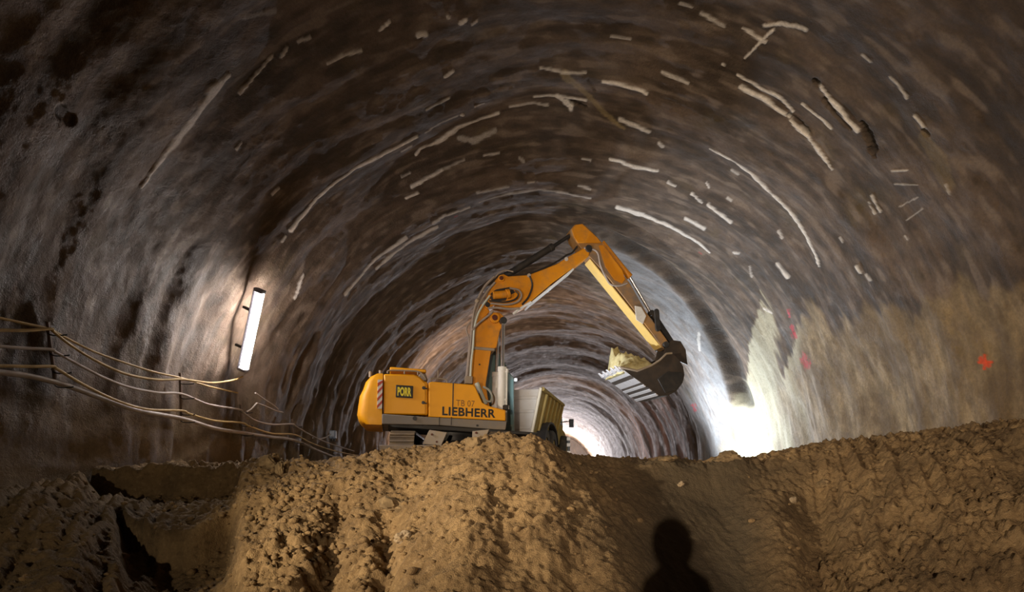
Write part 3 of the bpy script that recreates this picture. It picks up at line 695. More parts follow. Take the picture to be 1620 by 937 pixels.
# --- linkage and bucket
def link(name, a, b, r0, wid, w):
    d = (b - a); ux, uz = d.x, d.z; l = math.hypot(ux, uz); ux, uz = ux / l, uz / l
    pts = []
    for k in range(9):
        t_ = math.pi / 2 + math.pi * k / 8
        pts.append((a.x + r0 * (ux * math.cos(t_) - uz * math.sin(t_)), a.z + r0 * (uz * math.cos(t_) + ux * math.sin(t_))))
    for k in range(9):
        t_ = -math.pi / 2 + math.pi * k / 8
        pts.append((b.x + r0 * (ux * math.cos(t_) - uz * math.sin(t_)), b.z + r0 * (uz * math.cos(t_) + ux * math.sin(t_))))
    return part(MB().prism(pts, w, w + wid), name, DARK, bevel=0.01)
for w in (-0.34, 0.28): link('rocker_link', L(1034, 524, 0), L(1032, 497, 0), 0.085, 0.06, w)
link('bucket_link', L(1032, 497, 0), L(1066, 549, 0), 0.085, 0.16, -0.08)
WB = -0.80
side = [(981, 581), (1000, 596), (1022, 611), (1044, 627), (1058, 626), (1070, 619), (1080, 606), (1083, 594), (1081, 580), (1073, 567), (1063, 559), (1054, 560), (1044, 570), (1030, 579), (1008, 587)]
bk = [L(x, y, WB) for x, y in side]
mb = MB()
floor_ = [Vector((p.x, 0, p.z)) for p in bk[:11]]
# shell: floor plate curling into the back, with thickness
cen = Vector((sum(p.x for p in floor_) / 11, 0, sum(p.z for p in floor_) / 11 + 0.25))
vs = []; fs = []
for p in floor_:
    q = p + (cen - p).normalized() * 0.05
    for w in (WB, -WB): vs.append((p.x, w, p.z)); vs.append((q.x, w, q.z))
for i in range(len(floor_) - 1):
    o = 4 * i
    fs += [(o, o + 2, o + 6, o + 4), (o + 1, o + 5, o + 7, o + 3), (o, o + 4, o + 5, o + 1), (o + 2, o + 3, o + 7, o + 6)]
fs += [(0, 1, 3, 2), (4 * 10, 4 * 10 + 2, 4 * 10 + 3, 4 * 10 + 1)]
bucket = part(mb.add(vs, fs), 'bucket', BUCKETM, bevel=0.008)
sp = [(p.x, p.z) for p in bk]
for w in (WB - 0.002, -WB - 0.048): part(MB().prism(sp, w, w + 0.05), 'bucket_cheek', BUCKETM, bucket, bevel=0.01)
part(MB().prism([(L(x, y, WB).x, L(x, y, WB).z) for x, y in [(1040, 600), (1056, 588), (1080, 590), (1079, 606), (1068, 618), (1052, 622)]], WB - 0.03, WB), 'cheek_plate', DARK, bucket, bevel=0.01)
part(MB().tube([L(x, y, WB - 0.01) for x, y in side[10:]] + [L(981, 581, WB - 0.01)], 0.035), 'cheek_edge', DUSTY, bucket, bevel=0)
for w in (-0.30, 0.22):
    part(MB().prism(LP([(1040, 578), (1046, 553), (1056, 541), (1070, 543), (1078, 556), (1081, 580), (1064, 572)], 0.0), w, w + 0.08), 'bucket_ear', BUCKETM, bucket, bevel=0.015)
# scoured floor plate with wear bars across, lip and teeth
def on_floor(s):        # point at share s of the floor's straight part and its outward normal
    a, b = floor_[0], floor_[3]
    p = a + (b - a) * s
    d = (b - a).normalized(); n = Vector((d.z, 0, -d.x))
    if n.z > 0: n = -n
    return p, d, n
mb = MB()
for s0, s1, h in ((0.0, 0.52, 0.016),):
    p, d, n = on_floor(s0); q, _, _ = on_floor(s1)
    mb.prism([(p.x, p.z), (q.x, q.z), (q.x + n.x * h, q.z + n.z * h), (p.x + n.x * h, p.z + n.z * h)], WB, -WB)
part(mb, 'floor_plate', BRIGHT, bucket, bevel=0.004)
for s in (0.58, 0.735, 0.89):
    p, d, n = on_floor(s)
    q = p + d * 0.115
    part(MB().prism([(p.x, p.z), (q.x, q.z), (q.x + n.x * 0.035, q.z + n.z * 0.035), (p.x + n.x * 0.035, p.z + n.z * 0.035)], WB - 0.01, -WB + 0.01), 'wear_bar', BRIGHT, bucket, bevel=0.01)
p, d, n = on_floor(0)
lipc = p + n * 0.0
part(MB().prism([(lipc.x - d.x * 0.04, lipc.z - d.z * 0.04), (lipc.x + d.x * 0.16, lipc.z + d.z * 0.16), (lipc.x + d.x * 0.16 + n.x * 0.04, lipc.z + d.z * 0.16 + n.z * 0.04), (lipc.x - d.x * 0.02 + n.x * 0.04, lipc.z - d.z * 0.02 + n.z * 0.04)], WB, -WB), 'bucket_lip', BRIGHT, bucket, bevel=0.008)
for k in range(5):
    w = WB + 0.10 + k * (1.40 / 4)
    a, b = lipc + d * 0.06, lipc - d * 0.15
    vs = [(a.x, w - 0.075, a.z), (a.x, w + 0.075, a.z), (a.x + n.x * 0.09 , w + 0.075, a.z + n.z * 0.09), (a.x + n.x * 0.09, w - 0.075, a.z + n.z * 0.09),
          (b.x + n.x * .03, w - 0.05, b.z + n.z * .03), (b.x + n.x * .03, w + 0.05, b.z + n.z * .03), (b.x + n.x * 0.05, w + 0.05, b.z + n.z * 0.05), (b.x + n.x * 0.05, w - 0.05, b.z + n.z * 0.05)]
    part(MB().add(vs, [(3, 2, 1, 0), (4, 5, 6, 7), (0, 1, 5, 4), (1, 2, 6, 5), (2, 3, 7, 6), (3, 0, 4, 7)]), 'bucket_tooth', BRIGHT, bucket, bevel=0.012)

# --- hoses
def hose(pts, r, mat, name='hose', w=None):
    return part(MB().tube(smooth_path([L(*p) if len(p) == 3 else L(*p, w) for p in pts], 6), r, n=8), name, mat, bevel=0)
hose([(738, 606), (740.5, 580), (744.5, 545), (746.5, 520), (749.5, 495), (757, 472), (768, 452), (782, 438)], 0.035, HOSE, w=-0.36)
hose([(741, 606), (743, 575), (747, 545), (749, 520), (752, 500), (760, 478), (772, 460), (783, 447)], 0.035, HOSE, w=-0.33)
hose([(744, 606), (745.5, 575), (748.5, 548), (750.5, 520), (756, 498), (764, 483), (775, 468)], 0.03, PALEHOSE, w=-0.40)
hose([(736, 604), (739, 580), (742, 540), (738, 522), (742, 512), (750, 508)], 0.022, HOSE, w=-0.30)
hose([(748, 522), (757, 512), (768, 503), (776, 497), (780, 492)], 0.03, HOSE, w=-0.42)
hose([(764, 612), (773, 617), (778, 626), (776, 635), (769, 634), (762, 628)], 0.03, PALEHOSE, w=-0.5)
hose([(754, 606), (758, 616), (762, 626), (768, 640)], 0.07, PALEHOSE, w=-0.48)
hose([(772, 488), (786, 487), (806, 489), (822, 488)], 0.035, HOSE, w=-0.40)
hose([(776, 480), (800, 482), (818, 478), (825, 468), (820, 459), (806, 456)], 0.03, HOSE, w=-0.40)
hose([(774, 476), (796, 478), (814, 474), (820, 466), (815, 460)], 0.022, BLACKHOSE, w=-0.42)
hose([(782, 440), (790, 432), (800, 428), (812, 430)], 0.022, HOSE, w=-0.34)
hose([(806, 456), (795, 458), (785, 460), (777, 466)], 0.03, BLACKHOSE, w=-0.38)
hose([(838, 437), (842, 452), (836, 470), (826, 482)], 0.028, BLACKHOSE, w=-0.335)
hose([(838, 434), (862, 424), (886, 411), (896, 404), (905, 400), (913, 390)], 0.028, BLACKHOSE, w=-0.2)
hose([(924, 392), (944, 398), (950, 420), (958, 438), (966, 450), (980, 452), (992, 448)], 0.03, HOSE, w=-0.30)
hose([(812, 497), (822, 489), (840, 478)], 0.035, WHITE, w=-0.36)
part(MB().box(L(741, 602, -0.35), (0.22, 0.25, 0.22)), 'hose_bracket', DUSTY, bevel=0.02)
part(MB().cyl(L(753, 474, -0.36), L(757, 478, -0.36), 0.07), 'hose_coupling', DUSTY, bevel=0.01)

# --- undercarriage, its tracks pointing towards the camera
MT = MUI @ Matrix.Translation((-3.07, 16.95, GZ + 0.02)) @ Matrix.Rotation(math.radians(99), 4, 'Z')
def tr(vs): return [MT @ Vector(p) for p in vs]
HL, HR = 1.62, 0.42      # half distance of the wheels, radius of the run
per = 2 * (2 * HL) + 2 * math.pi * HR
def run(s):
    s = s % per
    if s < 2 * HL: return (-HL + s, 2 * HR, 0.0)
    s -= 2 * HL
    if s < math.pi * HR: a = s / HR; return (HL + HR * math.sin(a), HR + HR * math.cos(a), -a)
    s -= math.pi * HR
    if s < 2 * HL: return (HL - s, 0.0, math.pi)
    s -= 2 * HL; a = s / HR; return (-HL - HR * math.sin(a), HR - HR * math.cos(a), math.pi - a)
for yc in (1.27, -1.27):
    tk = None; mb = MB(); NS = 44
    pts = [run(per * k / 120) for k in range(120)]
    vs = [(x, yc + s_ * 0.16, z) for x, z, _ in pts for s_ in (-1, 1)]
    n = 120
    mb.add(vs, [(2 * i, 2 * i + 1, 2 * ((i + 1) % n) + 1, 2 * ((i + 1) % n)) for i in range(n)])
    mb.v = [tuple(p) for p in tr(mb.v)]
    tk = part(mb, 'crawler_track', TRACKM, bevel=0)
    for k in range(NS):
        x, z, a = run(per * (k + 0.5) / NS)
        Mx = MT @ Matrix.Translation((x, yc, z)) @ Matrix.Rotation(-a, 4, 'Y')
        m2 = MB(); m2.box((0, 0, 0.0), (per / NS * 0.90, 0.62, 0.035)); m2.box((per / NS * 0.18, 0, 0.035), (0.035, 0.62, 0.05)); m2.box((-per / NS * 0.25, 0, 0.03), (0.03, 0.62, 0.035))
        m2.v = [tuple(Mx @ Vector(p)) for p in m2.v]
        part(m2, 'track_shoe', TRACKM, tk, bevel=0)
    m2 = MB(); m2.prism([(-HL, 0.20), (-HL + 0.25, 0.12), (HL - 0.25, 0.12), (HL, 0.20), (HL, 0.62), (HL - 0.4, 0.72), (-HL + 0.4, 0.72), (-HL, 0.62)], yc - 0.2, yc + 0.2)
    m2.v = [tuple(p) for p in tr(m2.v)]; part(m2, 'track_frame', DARK)
    for sx in (-1, 1):
        m2 = MB(); m2.cyl((sx * HL, yc - 0.24, HR), (sx * HL, yc + 0.24, HR), HR - 0.06, n=28); m2.v = [tuple(p) for p in tr(m2.v)]
        part(m2, 'drive_sprocket' if sx > 0 else 'idler_wheel', DARK, bevel=0.02)
m2 = MB(); m2.prism([(-1.0, 0.30), (1.0, 0.30), (0.8, 0.70), (-0.8, 0.70)], -1.1, 1.1); m2.v = [tuple(p) for p in tr(m2.v)]
part(m2, 'centre_frame', DARK)
m2 = MB(); m2.box((-1.15, 0.55, 0.5), (0.3, 0.5, 0.3)); m2.cyl((-1.3, 0.35, 0.62), (-1.3, 0.75, 0.62), 0.09); m2.v = [tuple(p) for p in tr(m2.v)]
part(m2, 'swivel_hose_guard', simple('blue_grey', (0.09, 0.11, 0.20), 0.4), bevel=0.02)
# slanting dust-covered step plates between the tracks
for q in ([(668, 703), (679, 680.5), (707, 684.5), (698, 705)], [(747, 699), (747, 682.5), (774, 679.5), (764, 701.5)]):
    o = [MUI @ P(x, y, 15.0) for x, y in q]; nrm = (MUI.to_3x3() @ Vector((0.1, 1, 0.1))).normalized() * 0.08
    vs = [tuple(p) for p in o] + [tuple(p + nrm) for p in o]
    sp_ = part(MB().add(vs, [(0, 1, 2, 3), (7, 6, 5, 4), (0, 4, 5, 1), (1, 5, 6, 2), (2, 6, 7, 3), (3, 7, 4, 0)]), 'step_plate', DUSTY, bevel=0.012)
    c = sum(o, Vector()) / 4
    for dx_, dz_ in ((-0.08, 0.09), (0.05, -0.1)):
        part(MB().cyl(c + Vector((dx_, 0.02, dz_)), c + Vector((dx_, -0.03, dz_)), 0.028), 'bolt', bpy.data.materials['rusty_pin'], sp_, bevel=0)

# --- the earth it carries
mb = MB(); rng = random.Random(5)
A0, A1 = L(988, 584, WB), L(1040, 570, WB)
nx, nw = 26, 34; vs = []
bot = [L(985, 584, WB), L(1060, 575, WB)]
for i in range(nx):
    fx = i / (nx - 1)
    for j in range(nw):
        fw = j / (nw - 1); w = WB + 0.06 + fw * (-2 * WB - 0.12)
        base = bot[0] + (bot[1] - bot[0]) * (0.0 + 0.80 * fx)
        hgt = 0.50 * (math.sin(math.pi * min(1, fx * 0.92 + 0.10)) ** 0.6) * (0.30 + 0.70 * math.sin(math.pi * min(1, 0.08 + 0.80 * fw)) ** 0.7)
        hgt += 0.50 * min(1, max(0, fw - 0.35) / 0.4) * math.exp(-((fx - 0.10) / 0.42) ** 2) * min(1, fx * 14 + 0.1)
        hgt *= 1 + 0.30 * float(perlin(fx * 4, fw * 5, 3)) + 0.2 * float(perlin(fx * 9, fw * 10, 4))
        ed = min(fx, 1 - fx, fw, 1 - fw)
        vs.append((base.x + 0.07 * float(perlin(fx * 5, fw * 6, 9)), w, base.z - 0.12 + (hgt + 0.02) * min(1, ed * 9 + 0.05)))
fs = [(i * nw + j, i * nw + j + 1, (i + 1) * nw + j + 1, (i + 1) * nw + j) for i in range(nx - 1) for j in range(nw - 1)]
c = [sum(v[k] for v in vs) / len(vs) for k in range(3)]
per_ = [j for j in range(nw)] + [(i + 1) * nw + nw - 1 for i in range(nx - 1)] + [(nx - 1) * nw + j for j in range(nw - 2, -1, -1)] + [i * nw for i in range(nx - 2, 0, -1)]
vs.append((c[0] + 0.25, 0, c[2] - 0.45)); fs += [(per_[(k + 1) % len(per_)], per_[k], len(vs) - 1) for k in range(len(per_))]
o = MB().add([MU @ Vector(p) for p in vs], fs).build('soil_load', CLAY, None, angle=70)
tag(o, 'pale yellowish clay heaped in the raised excavator bucket', 'soil', kind='stuff')
# ================================================================== dumper behind the excavator
OLIVE = simple('dumper_yellow', (0.30, 0.20, 0.035), 0.5, dirt=0.7, dirtcol=(0.20, 0.15, 0.07), scale=2)
BEDW = simple('bed_grey', (0.52, 0.48, 0.43), 0.55, dirt=0.55, dirtcol=(0.42, 0.33, 0.24), scale=1.3)
TYRE = simple('tyre_rubber', (0.03, 0.027, 0.025), 0.8, dirt=0.6, dirtcol=(0.12, 0.09, 0.06))
MD = Matrix.Translation((-0.53, 21.0, GZ)) @ Matrix.Rotation(math.radians(81), 4, 'Z')
DT = empty('dump_truck', MD, 'olive yellow articulated dump truck with a pale tailgate, seen from behind beyond the excavator', 'dump truck')
def dp(mb, name, mat, parent=DT, bevel=0.02, **k): return mb.build(name, mat, parent, bevel=bevel, **k)
# local: x forward, y from the right side (0) to the left side (2.9), z up
TOP, BOT, IN = 2.88, 1.15, 0.40
def shell(x, z, y): return (x, y, z)
bed = MB()
sec = lambda x, zt, zb: [(x, 0.0, zt), (x, IN, zb), (x, 2.9 - IN, zb), (x, 2.9, zt)]
o_ = sec(0.0, TOP, BOT) + sec(5.3, TOP, BOT - 0.05)
bed.add(o_, [(0, 1, 5, 4), (1, 2, 6, 5), (2, 3, 7, 6), (4, 5, 6, 7)])
inn = [(x, min(max(y, 0.06), 2.84), z + (0.08 if z < 2 else 0)) for x, y, z in o_]
bed.add(inn, [(4, 5, 1, 0), (5, 6, 2, 1), (6, 7, 3, 2), (7, 6, 5, 4)])
bed.add([o_[0], o_[4], inn[4], inn[0]], [(0, 1, 2, 3)]); bed.add([o_[3], o_[7], inn[7], inn[3]], [(3, 2, 1, 0)])
bd = dp(bed, 'dump_bed', OLIVE, bevel=0, smooth=False)
def sidept(x, f): return Vector((x, IN * (1 - f), BOT + (TOP - BOT) * f))
for x in (0.9, 1.75, 2.6, 3.45, 4.3, 5.1):
    a, b = sidept(x, 0.02), sidept(x, 0.95)
    dp(MB().box((a + b) / 2 + Vector((0, -0.05, 0)), (0.14, 0.10, (b - a).length), Matrix.Rotation(math.atan2(IN, TOP - BOT), 4, 'X').to_3x3()), 'side_rib', OLIVE, bd, bevel=0.015)
dp(MB().tube([(0, -0.03, TOP), (5.3, -0.03, TOP)], 0.08), 'bed_rail', OLIVE, bd, bevel=0)
# tailgate with pressed ribs and cream corner posts
tg = dp(MB().add([(-0.05, 0.02, TOP - 0.02), (-0.05, IN, BOT), (-0.05, 2.9 - IN, BOT), (-0.05, 2.88, TOP - 0.02), (-0.12, 0.02, TOP - 0.02), (-0.12, IN, BOT), (-0.12, 2.9 - IN, BOT), (-0.12, 2.88, TOP - 0.02)],
       [(0, 1, 2, 3), (7, 6, 5, 4), (0, 4, 5, 1), (1, 5, 6, 2), (2, 6, 7, 3), (3, 7, 4, 0)]), 'tailgate', BEDW, DT, bevel=0.015)
tg['label'] = 'pale dusty grey tailgate'
for z in (1.45, 2.05, 2.55):
    ins = IN * (TOP - z) / (TOP - BOT)
    dp(MB().box((-0.135, 1.45, z), (0.05, 2.75 - 2 * ins, 0.12)), 'gate_rib', BEDW, tg, bevel=0.02)
for s in (0, 1):
    y0, y1 = (0.02, IN) if s == 0 else (2.88, 2.9 - IN)
    dp(MB().tube([(-0.13, y0, TOP + 0.02), (-0.13, y1, BOT - 0.1)], 0.055, n=6), 'corner_post', simple('cream_paint', (0.70, 0.62, 0.48), 0.5) if s == 0 else bpy.data.materials['cream_paint'], tg, bevel=0)
dp(MB().box((0.05, 1.45, 1.0), (0.14, 2.5, 0.14)), 'rear_bumper', RED, bevel=0.02)
dp(MB().box((3.6, 1.45, 0.95), (7.0, 1.0, 0.35)), 'chassis', DARK, bevel=0.03)
for x in (1.35, 3.15, 7.2):
    for y in (0.30, 2.60):
        wh = MB(); prof = [(0.38, -0.26), (0.66, -0.28), (0.76, -0.20), (0.80, 0), (0.76, 0.20), (0.66, 0.28), (0.38, 0.26)]
        n = 28; vs = [(x + r * math.cos(2 * math.pi * k / n), y + h, 0.80 + r * math.sin(2 * math.pi * k / n)) for r, h in prof for k in range(n)]
        fs = [(i * n + k, i * n + (k + 1) % n, (i + 1) * n + (k + 1) % n, (i + 1) * n + k) for i in range(len(prof) - 1) for k in range(n)]
        w_ = dp(wh.add(vs, fs), 'wheel', TYRE, bevel=0)
        dp(MB().cyl((x, y - 0.22, 0.80), (x, y + 0.22, 0.80), 0.39, n=20), 'rim', OLIVE, w_, bevel=0.02)
# mudguard over the rear wheels
mb = MB(); ar_ = [(2.25 + 1.75 * math.cos(a), 0.78 + 1.05 * math.sin(a)) for a in np.linspace(0.25, math.pi - 0.25, 14)]
mb.prism(ar_ + [(p[0] * 0.97 + 2.25 * 0.03, p[1] - 0.07) for p in ar_[::-1]], -0.02, 0.55)
dp(mb, 'mudguard', DARK, bevel=0)
# tractor unit: cab, bonnet, mirror
cb = dp(MB().prism([(6.0, 1.1), (6.0, 2.95), (6.2, 3.02), (7.3, 3.0), (7.75, 2.1), (7.75, 1.1)], 0.35, 2.55), 'driver_cab', OLIVE, bevel=0.05)
dp(MB().prism([(6.2, 2.1), (6.2, 2.8), (7.2, 2.8), (7.5, 2.1)], 0.335, 0.35), 'cab_window', GLASS, cb, bevel=0)
dp(MB().box((5.98, 1.45, 2.45), (0.03, 1.7, 0.7)), 'rear_window', GLASS, cb, bevel=0)
dp(MB().prism([(7.7, 1.0), (7.7, 2.1), (9.2, 1.9), (9.6, 1.7), (9.6, 1.0)], 0.45, 2.45), 'bonnet', OLIVE, bevel=0.06)
mr = dp(MB().tube([(7.6, 0.40, 2.3), (7.75, -0.05, 2.35)], 0.025), 'mirror_arm', BLACK, bevel=0)
dp(MB().box((7.76, -0.08, 2.25), (0.08, 0.24, 0.42)), 'mirror', BLACK, mr, bevel=0.03)

# marker post by the bright end
pp = P(899.5, 706, 24); PO = empty('marker_post', (pp.x, 24, GZ), 'small black and white marker post near the bright far end, right of the dump truck', 'post')
MB().box((0, 0, 0.61), (0.12, 0.10, 1.22)).build('post_body', simple('post_black', (0.02, 0.02, 0.02), 0.5), PO, bevel=0.015)
for z in (0.62, 0.95, 1.2): MB().box((0, 0, z), (0.15, 0.12, 0.14)).build('white_band', SIGNWHITE, PO, bevel=0.01)
MB().box((0, 0, 0.03), (0.34, 0.34, 0.06)).build('post_foot', BLACK, PO, bevel=0.02)

# steel plate lying on the earth before the tracks
a, b = P(601, 704.5, 13.7), P(706, 705.0, 13.7); h = (716 - 704.5) / 900 * 13.7
PL = MB().box((0, 0, 0), (b.x - a.x, 0.9, h)).build('steel_plate', simple('plate_brown', (0.20, 0.16, 0.13), 0.6, dirt=0.7, dirtcol=(0.40, 0.31, 0.20)), None, bevel=0.015)
PL.location = ((a.x + b.x) / 2, 14.1, (a.z) - h / 2)
tag(PL, 'flat grey brown steel plate lying on the earth in front of the crawler tracks', 'plate')

# ================================================================== fluorescent lamp on the left wall
pb, pt = wall_at(383, 581, 0.34), wall_at(408, 462, 0.34)
ax = (pt - pb).normalized(); inw = Vector((-pb.x, 0, EYE - pb.z + 0)).normalized(); inw = (inw - ax * inw.dot(ax)).normalized()
sd = ax.cross(inw); ln = (pt - pb).length
ML = Matrix((( *[sd.x, inw.x, ax.x], pb.x), (*[sd.y, inw.y, ax.y], pb.y), (*[sd.z, inw.z, ax.z], pb.z), (0, 0, 0, 1)))
LA = empty('fluorescent_wall_lamp', ML, 'lit white fluorescent tube lamp mounted upright on the left tunnel wall', 'lamp')
MB().box((0, -0.05, ln / 2), (0.13, 0.08, ln + 0.16)).build('housing', simple('lamp_housing', (0.20, 0.20, 0.24), 0.5), LA, bevel=0.02)
n = 12; vs = []
for z in (0.0, ln):
    for k in range(n + 1):
        a = 1.5 * math.pi * k / n - 0.25 * math.pi; vs.append((0.092 * math.cos(a), 0.055 + 0.092 * math.sin(a), z))
fs = [(k, k + 1, n + 2 + k, n + 1 + k) for k in range(n)] + [tuple(range(n, -1, -1)), tuple(range(n + 1, 2 * n + 2)), (0, n + 1, 2 * n + 1, n)]
MB().add(vs, fs).build('diffuser', emitter('tube_light', (1.0, 0.90, 0.84), 125.0), LA)
for z in (-0.04, ln + 0.04): MB().box((0, 0.04, z), (0.20, 0.20, 0.08)).build('end_cap', bpy.data.materials['lamp_housing'], LA, bevel=0.02)
MB().box((0, -0.16, ln * 0.25), (0.05, 0.22, 0.06)).box((0, -0.16, ln * 0.75), (0.05, 0.22, 0.06)).build('bracket', DARK, LA, bevel=0.005)

# ================================================================== cables and hose along the left wall
CY = simple('yellow_cable', (0.52, 0.37, 0.14), 0.55, dirt=0.5, dirtcol=(0.25, 0.19, 0.11), scale=4)
CG = simple('grey_cable', (0.44, 0.39, 0.36), 0.55, dirt=0.4, dirtcol=(0.32, 0.26, 0.2), scale=4)
CD = simple('grey_hose', (0.42, 0.37, 0.34), 0.5, dirt=0.5, dirtcol=(0.25, 0.20, 0.16), scale=3)
def cable(name, pts, r, mat, label, cat='cable', ins=0.34):
    o = MB().tube(smooth_path([wall_at(x, y, ins) for x, y in pts], 6), r, n=8).build(name, mat, None)
    return tag(o, label, cat, 'cables slung along the left wall')
cable('cable', [(-25, 523), (0, 522.5), (40, 523), (80, 520.5), (85, 525), (110, 545), (150, 570), (200, 592), (250, 601), (290, 600.5), (335, 606), (370, 601.5), (384, 596)], 0.024, CY, 'yellow cable whose end hangs just below the lit fluorescent lamp')
cable('cable', [(-25, 498), (0, 503.5), (40, 512), (78, 521), (105, 535), (150, 557), (200, 575), (245, 589), (286, 598), (312, 606), (336, 613), (376, 622)], 0.020, CY, 'thin ochre cable entering highest at the left edge and running above the others', ins=0.27)
cable('cable', [(-25, 546), (0, 548), (40, 551), (82, 553), (88, 557), (130, 580), (165, 598), (205, 613), (250, 621.5), (288, 623.5), (330, 640), (378, 648), (385, 653), (405, 666), (432, 672), (462, 671), (470, 676), (500, 693), (530, 705), (560, 714)], 0.024, CG, 'pale grey cable second in height, between two yellow cables')
cable('cable', [(-25, 579), (0, 579), (50, 580), (84, 580), (92, 585), (140, 613), (190, 636), (235, 648), (288, 650), (300, 655), (340, 666), (382, 669), (395, 675), (430, 686), (466, 688), (490, 700), (520, 711), (560, 720), (590, 722)], 0.024, CY, 'yellow cable just above the thick hose along the left wall', ins=0.38)
o = MB().tube(smooth_path([wall_at(x, y, 0.28) for x, y in [(-25, 584), (0, 589), (45, 595), (88, 605), (120, 615), (160, 630), (220, 650), (290, 663), (340, 678), (383, 685), (425, 691), (466, 697), (500, 712), (530, 724), (552, 732)]], 6), 0.045, n=12).build('water_hose', CD, None)
tag(o, 'thick grey hose, lowest of the lines slung along the left wall', 'hose')
o = MB().tube(smooth_path([wall_at(x, y, 0.3) for x, y in [(404, 622), (418, 632), (432, 641), (440, 648)]], 5), 0.022).tube(smooth_path([wall_at(x, y, 0.3) for x, y in [(406, 638), (420, 643), (436, 650), (448, 653)]], 5), 0.022).tube(smooth_path([wall_at(x, y, 0.3) for x, y in [(406, 638), (398, 647), (390, 652)]], 4), 0.02).build('loose_cable', CG, None)
tag(o, 'short forked cable end sticking off the wall below right of the lamp', 'cable')
o = MB().tube(smooth_path([wall_at(x, y, 0.3) for x, y in [(495, 693), (506, 694.5), (516, 692), (523, 687)]], 5), 0.02).build('loose_cable', CG, None)
tag(o, 'short sagging cable leading to the blue grey box low on the left wall', 'cable')
jb = empty('junction_box', wall_at(527, 688, 0.25), 'small blue grey box hung low on the left wall near the excavator tail', 'box')
MB().box((0, 0, 0), (0.22, 0.18, 0.30)).build('box_body', simple('box_blue', (0.20, 0.25, 0.33), 0.4), jb, bevel=0.03)
MB().box((0.0, -0.10, 0.02), (0.16, 0.03, 0.2)).build('lid', simple('box_grey', (0.36, 0.40, 0.45), 0.4), jb, bevel=0.01)
MB().cyl((0.05, 0, -0.15), (0.05, 0, -0.24), 0.03).cyl((-0.05, 0, -0.15), (-0.05, 0, -0.24), 0.03).build('cable_gland', BLACK, jb)
HG = 'cable hangers on the left wall'
for top, bot, ys, lab in (((75, 509), (88, 608), (521, 553, 581, 604), 'rusty cable hanger bar nearest the left edge of the tunnel wall'),
                          ((285, 590), (287, 666), (601, 624, 650, 662), 'rusty cable hanger bar midway between the left edge and the lamp'),
                          ((381, 640), (383, 690), (648, 669, 684), 'rusty cable hanger bar under the fluorescent lamp'),
                          ((462, 664), (467, 702), (671, 688, 697), 'rusty cable hanger bar right of the lamp, last before the excavator')):
    a, b = wall_at(*top, 0.12), wall_at(*bot, 0.12)
    h = empty('cable_hanger', b, lab, 'cable hanger', HG)
    MB().tube([Vector(), a - b], 0.028, n=6).build('hanger_bar', simple('hanger_rust', (0.15, 0.10, 0.07), 0.7) if 'hanger_rust' not in bpy.data.materials else bpy.data.materials['hanger_rust'], h)
    for y in ys:
        f = (y - top[1]) / (bot[1] - top[1]); c = a + (b - a) * f - b
        MB().tube(smooth_path([c + Vector((-0.03, 0, -0.03)), c + Vector((0.05, 0, -0.09)), c + Vector((0.24, 0, -0.09)), c + Vector((0.30, 0, -0.08))], 4), 0.011, n=6).build('hook', DARK, h)
    MB().tube([Vector((-0.28, 0, 0.08)), Vector((0.02, 0, 0.08))], 0.02, n=6).build('anchor_bolt', DARK, h)

# ================================================================== single clods and stones that stand out
def ground_at(px, py):
    """first point of the heap along the view ray"""
    Y = np.arange(4.5, 14, 0.01)
    x = (px - VX) / F * Y; z = (VY - py) / F * Y
    hz = heap(x, Y)
    k = np.nonzero(hz >= z)[0]
    i = k[0] if len(k) else int(np.argmin(np.abs(hz - z)))
    return Vector((x[i], Y[i], EYE + hz[i]))
CLODM = simple('clod_earth', (0.15, 0.105, 0.055), 0.95, dirt=1.0, dirtcol=(0.27, 0.19, 0.10), scale=6, bump=0.6)
STONEM = simple('pale_stone', (0.28, 0.22, 0.15), 0.8, dirt=0.6, dirtcol=(0.27, 0.19, 0.10), scale=5, bump=0.3)
for i, (px, py, r, kind, lab) in enumerate((
    (1153, 727, (0.17, 0.13, 0.09), 'c', 'large dark earth clod on the crest in front of the white lit wall'),
    (1206, 728, (0.12, 0.10, 0.09), 'c', 'small dark earth clod on the crest, right of the large one before the white wall'),
    (425, 737, (0.13, 0.11, 0.13), 'c', 'dark rounded earth clod on the left crest below the end of the thick hose'),
    (443, 748, (0.08, 0.08, 0.16), 'c', 'upright dark clod beside the rounded one on the left crest'),
    (1060, 728, (0.16, 0.12, 0.05), 'c', 'flat dark clod on the crest below the bucket'),
    (745, 706, (0.10, 0.09, 0.12), 'c', 'dark clod on the top of the heap below the excavator step plate'),
    (637, 852, (0.11, 0.09, 0.08), 's', 'pale brown rounded stone lying low on the heap below the excavator'),
    (1257, 793, (0.05, 0.05, 0.05), 's', 'small pale stone in the gully at the foot of the right bank'),
    (1078, 768, (0.06, 0.05, 0.05), 's', 'small pale stone near the top of the dark cut face'),
    (625, 806, (0.17, 0.14, 0.12), 'c', 'big earth lump in the middle of the heap front below the excavator'),
    (1302, 770, (0.10, 0.10, 0.08), 'c', 'brown earth clod at the top of the gully by the right bank'))):
    g_ = ground_at(px, py)
    o = MB().blob((0, 0, 0), r, seed=i + 3, rough=0.55, sub=3).build('soil_clod' if kind == 'c' else 'stone', CLODM if kind == 'c' else STONEM, None, angle=24)
    o.location = g_ + Vector((0, 0, r[2] * 0.25))
    tag(o, lab, 'clod' if kind == 'c' else 'stone', 'single clods and stones on the heap')

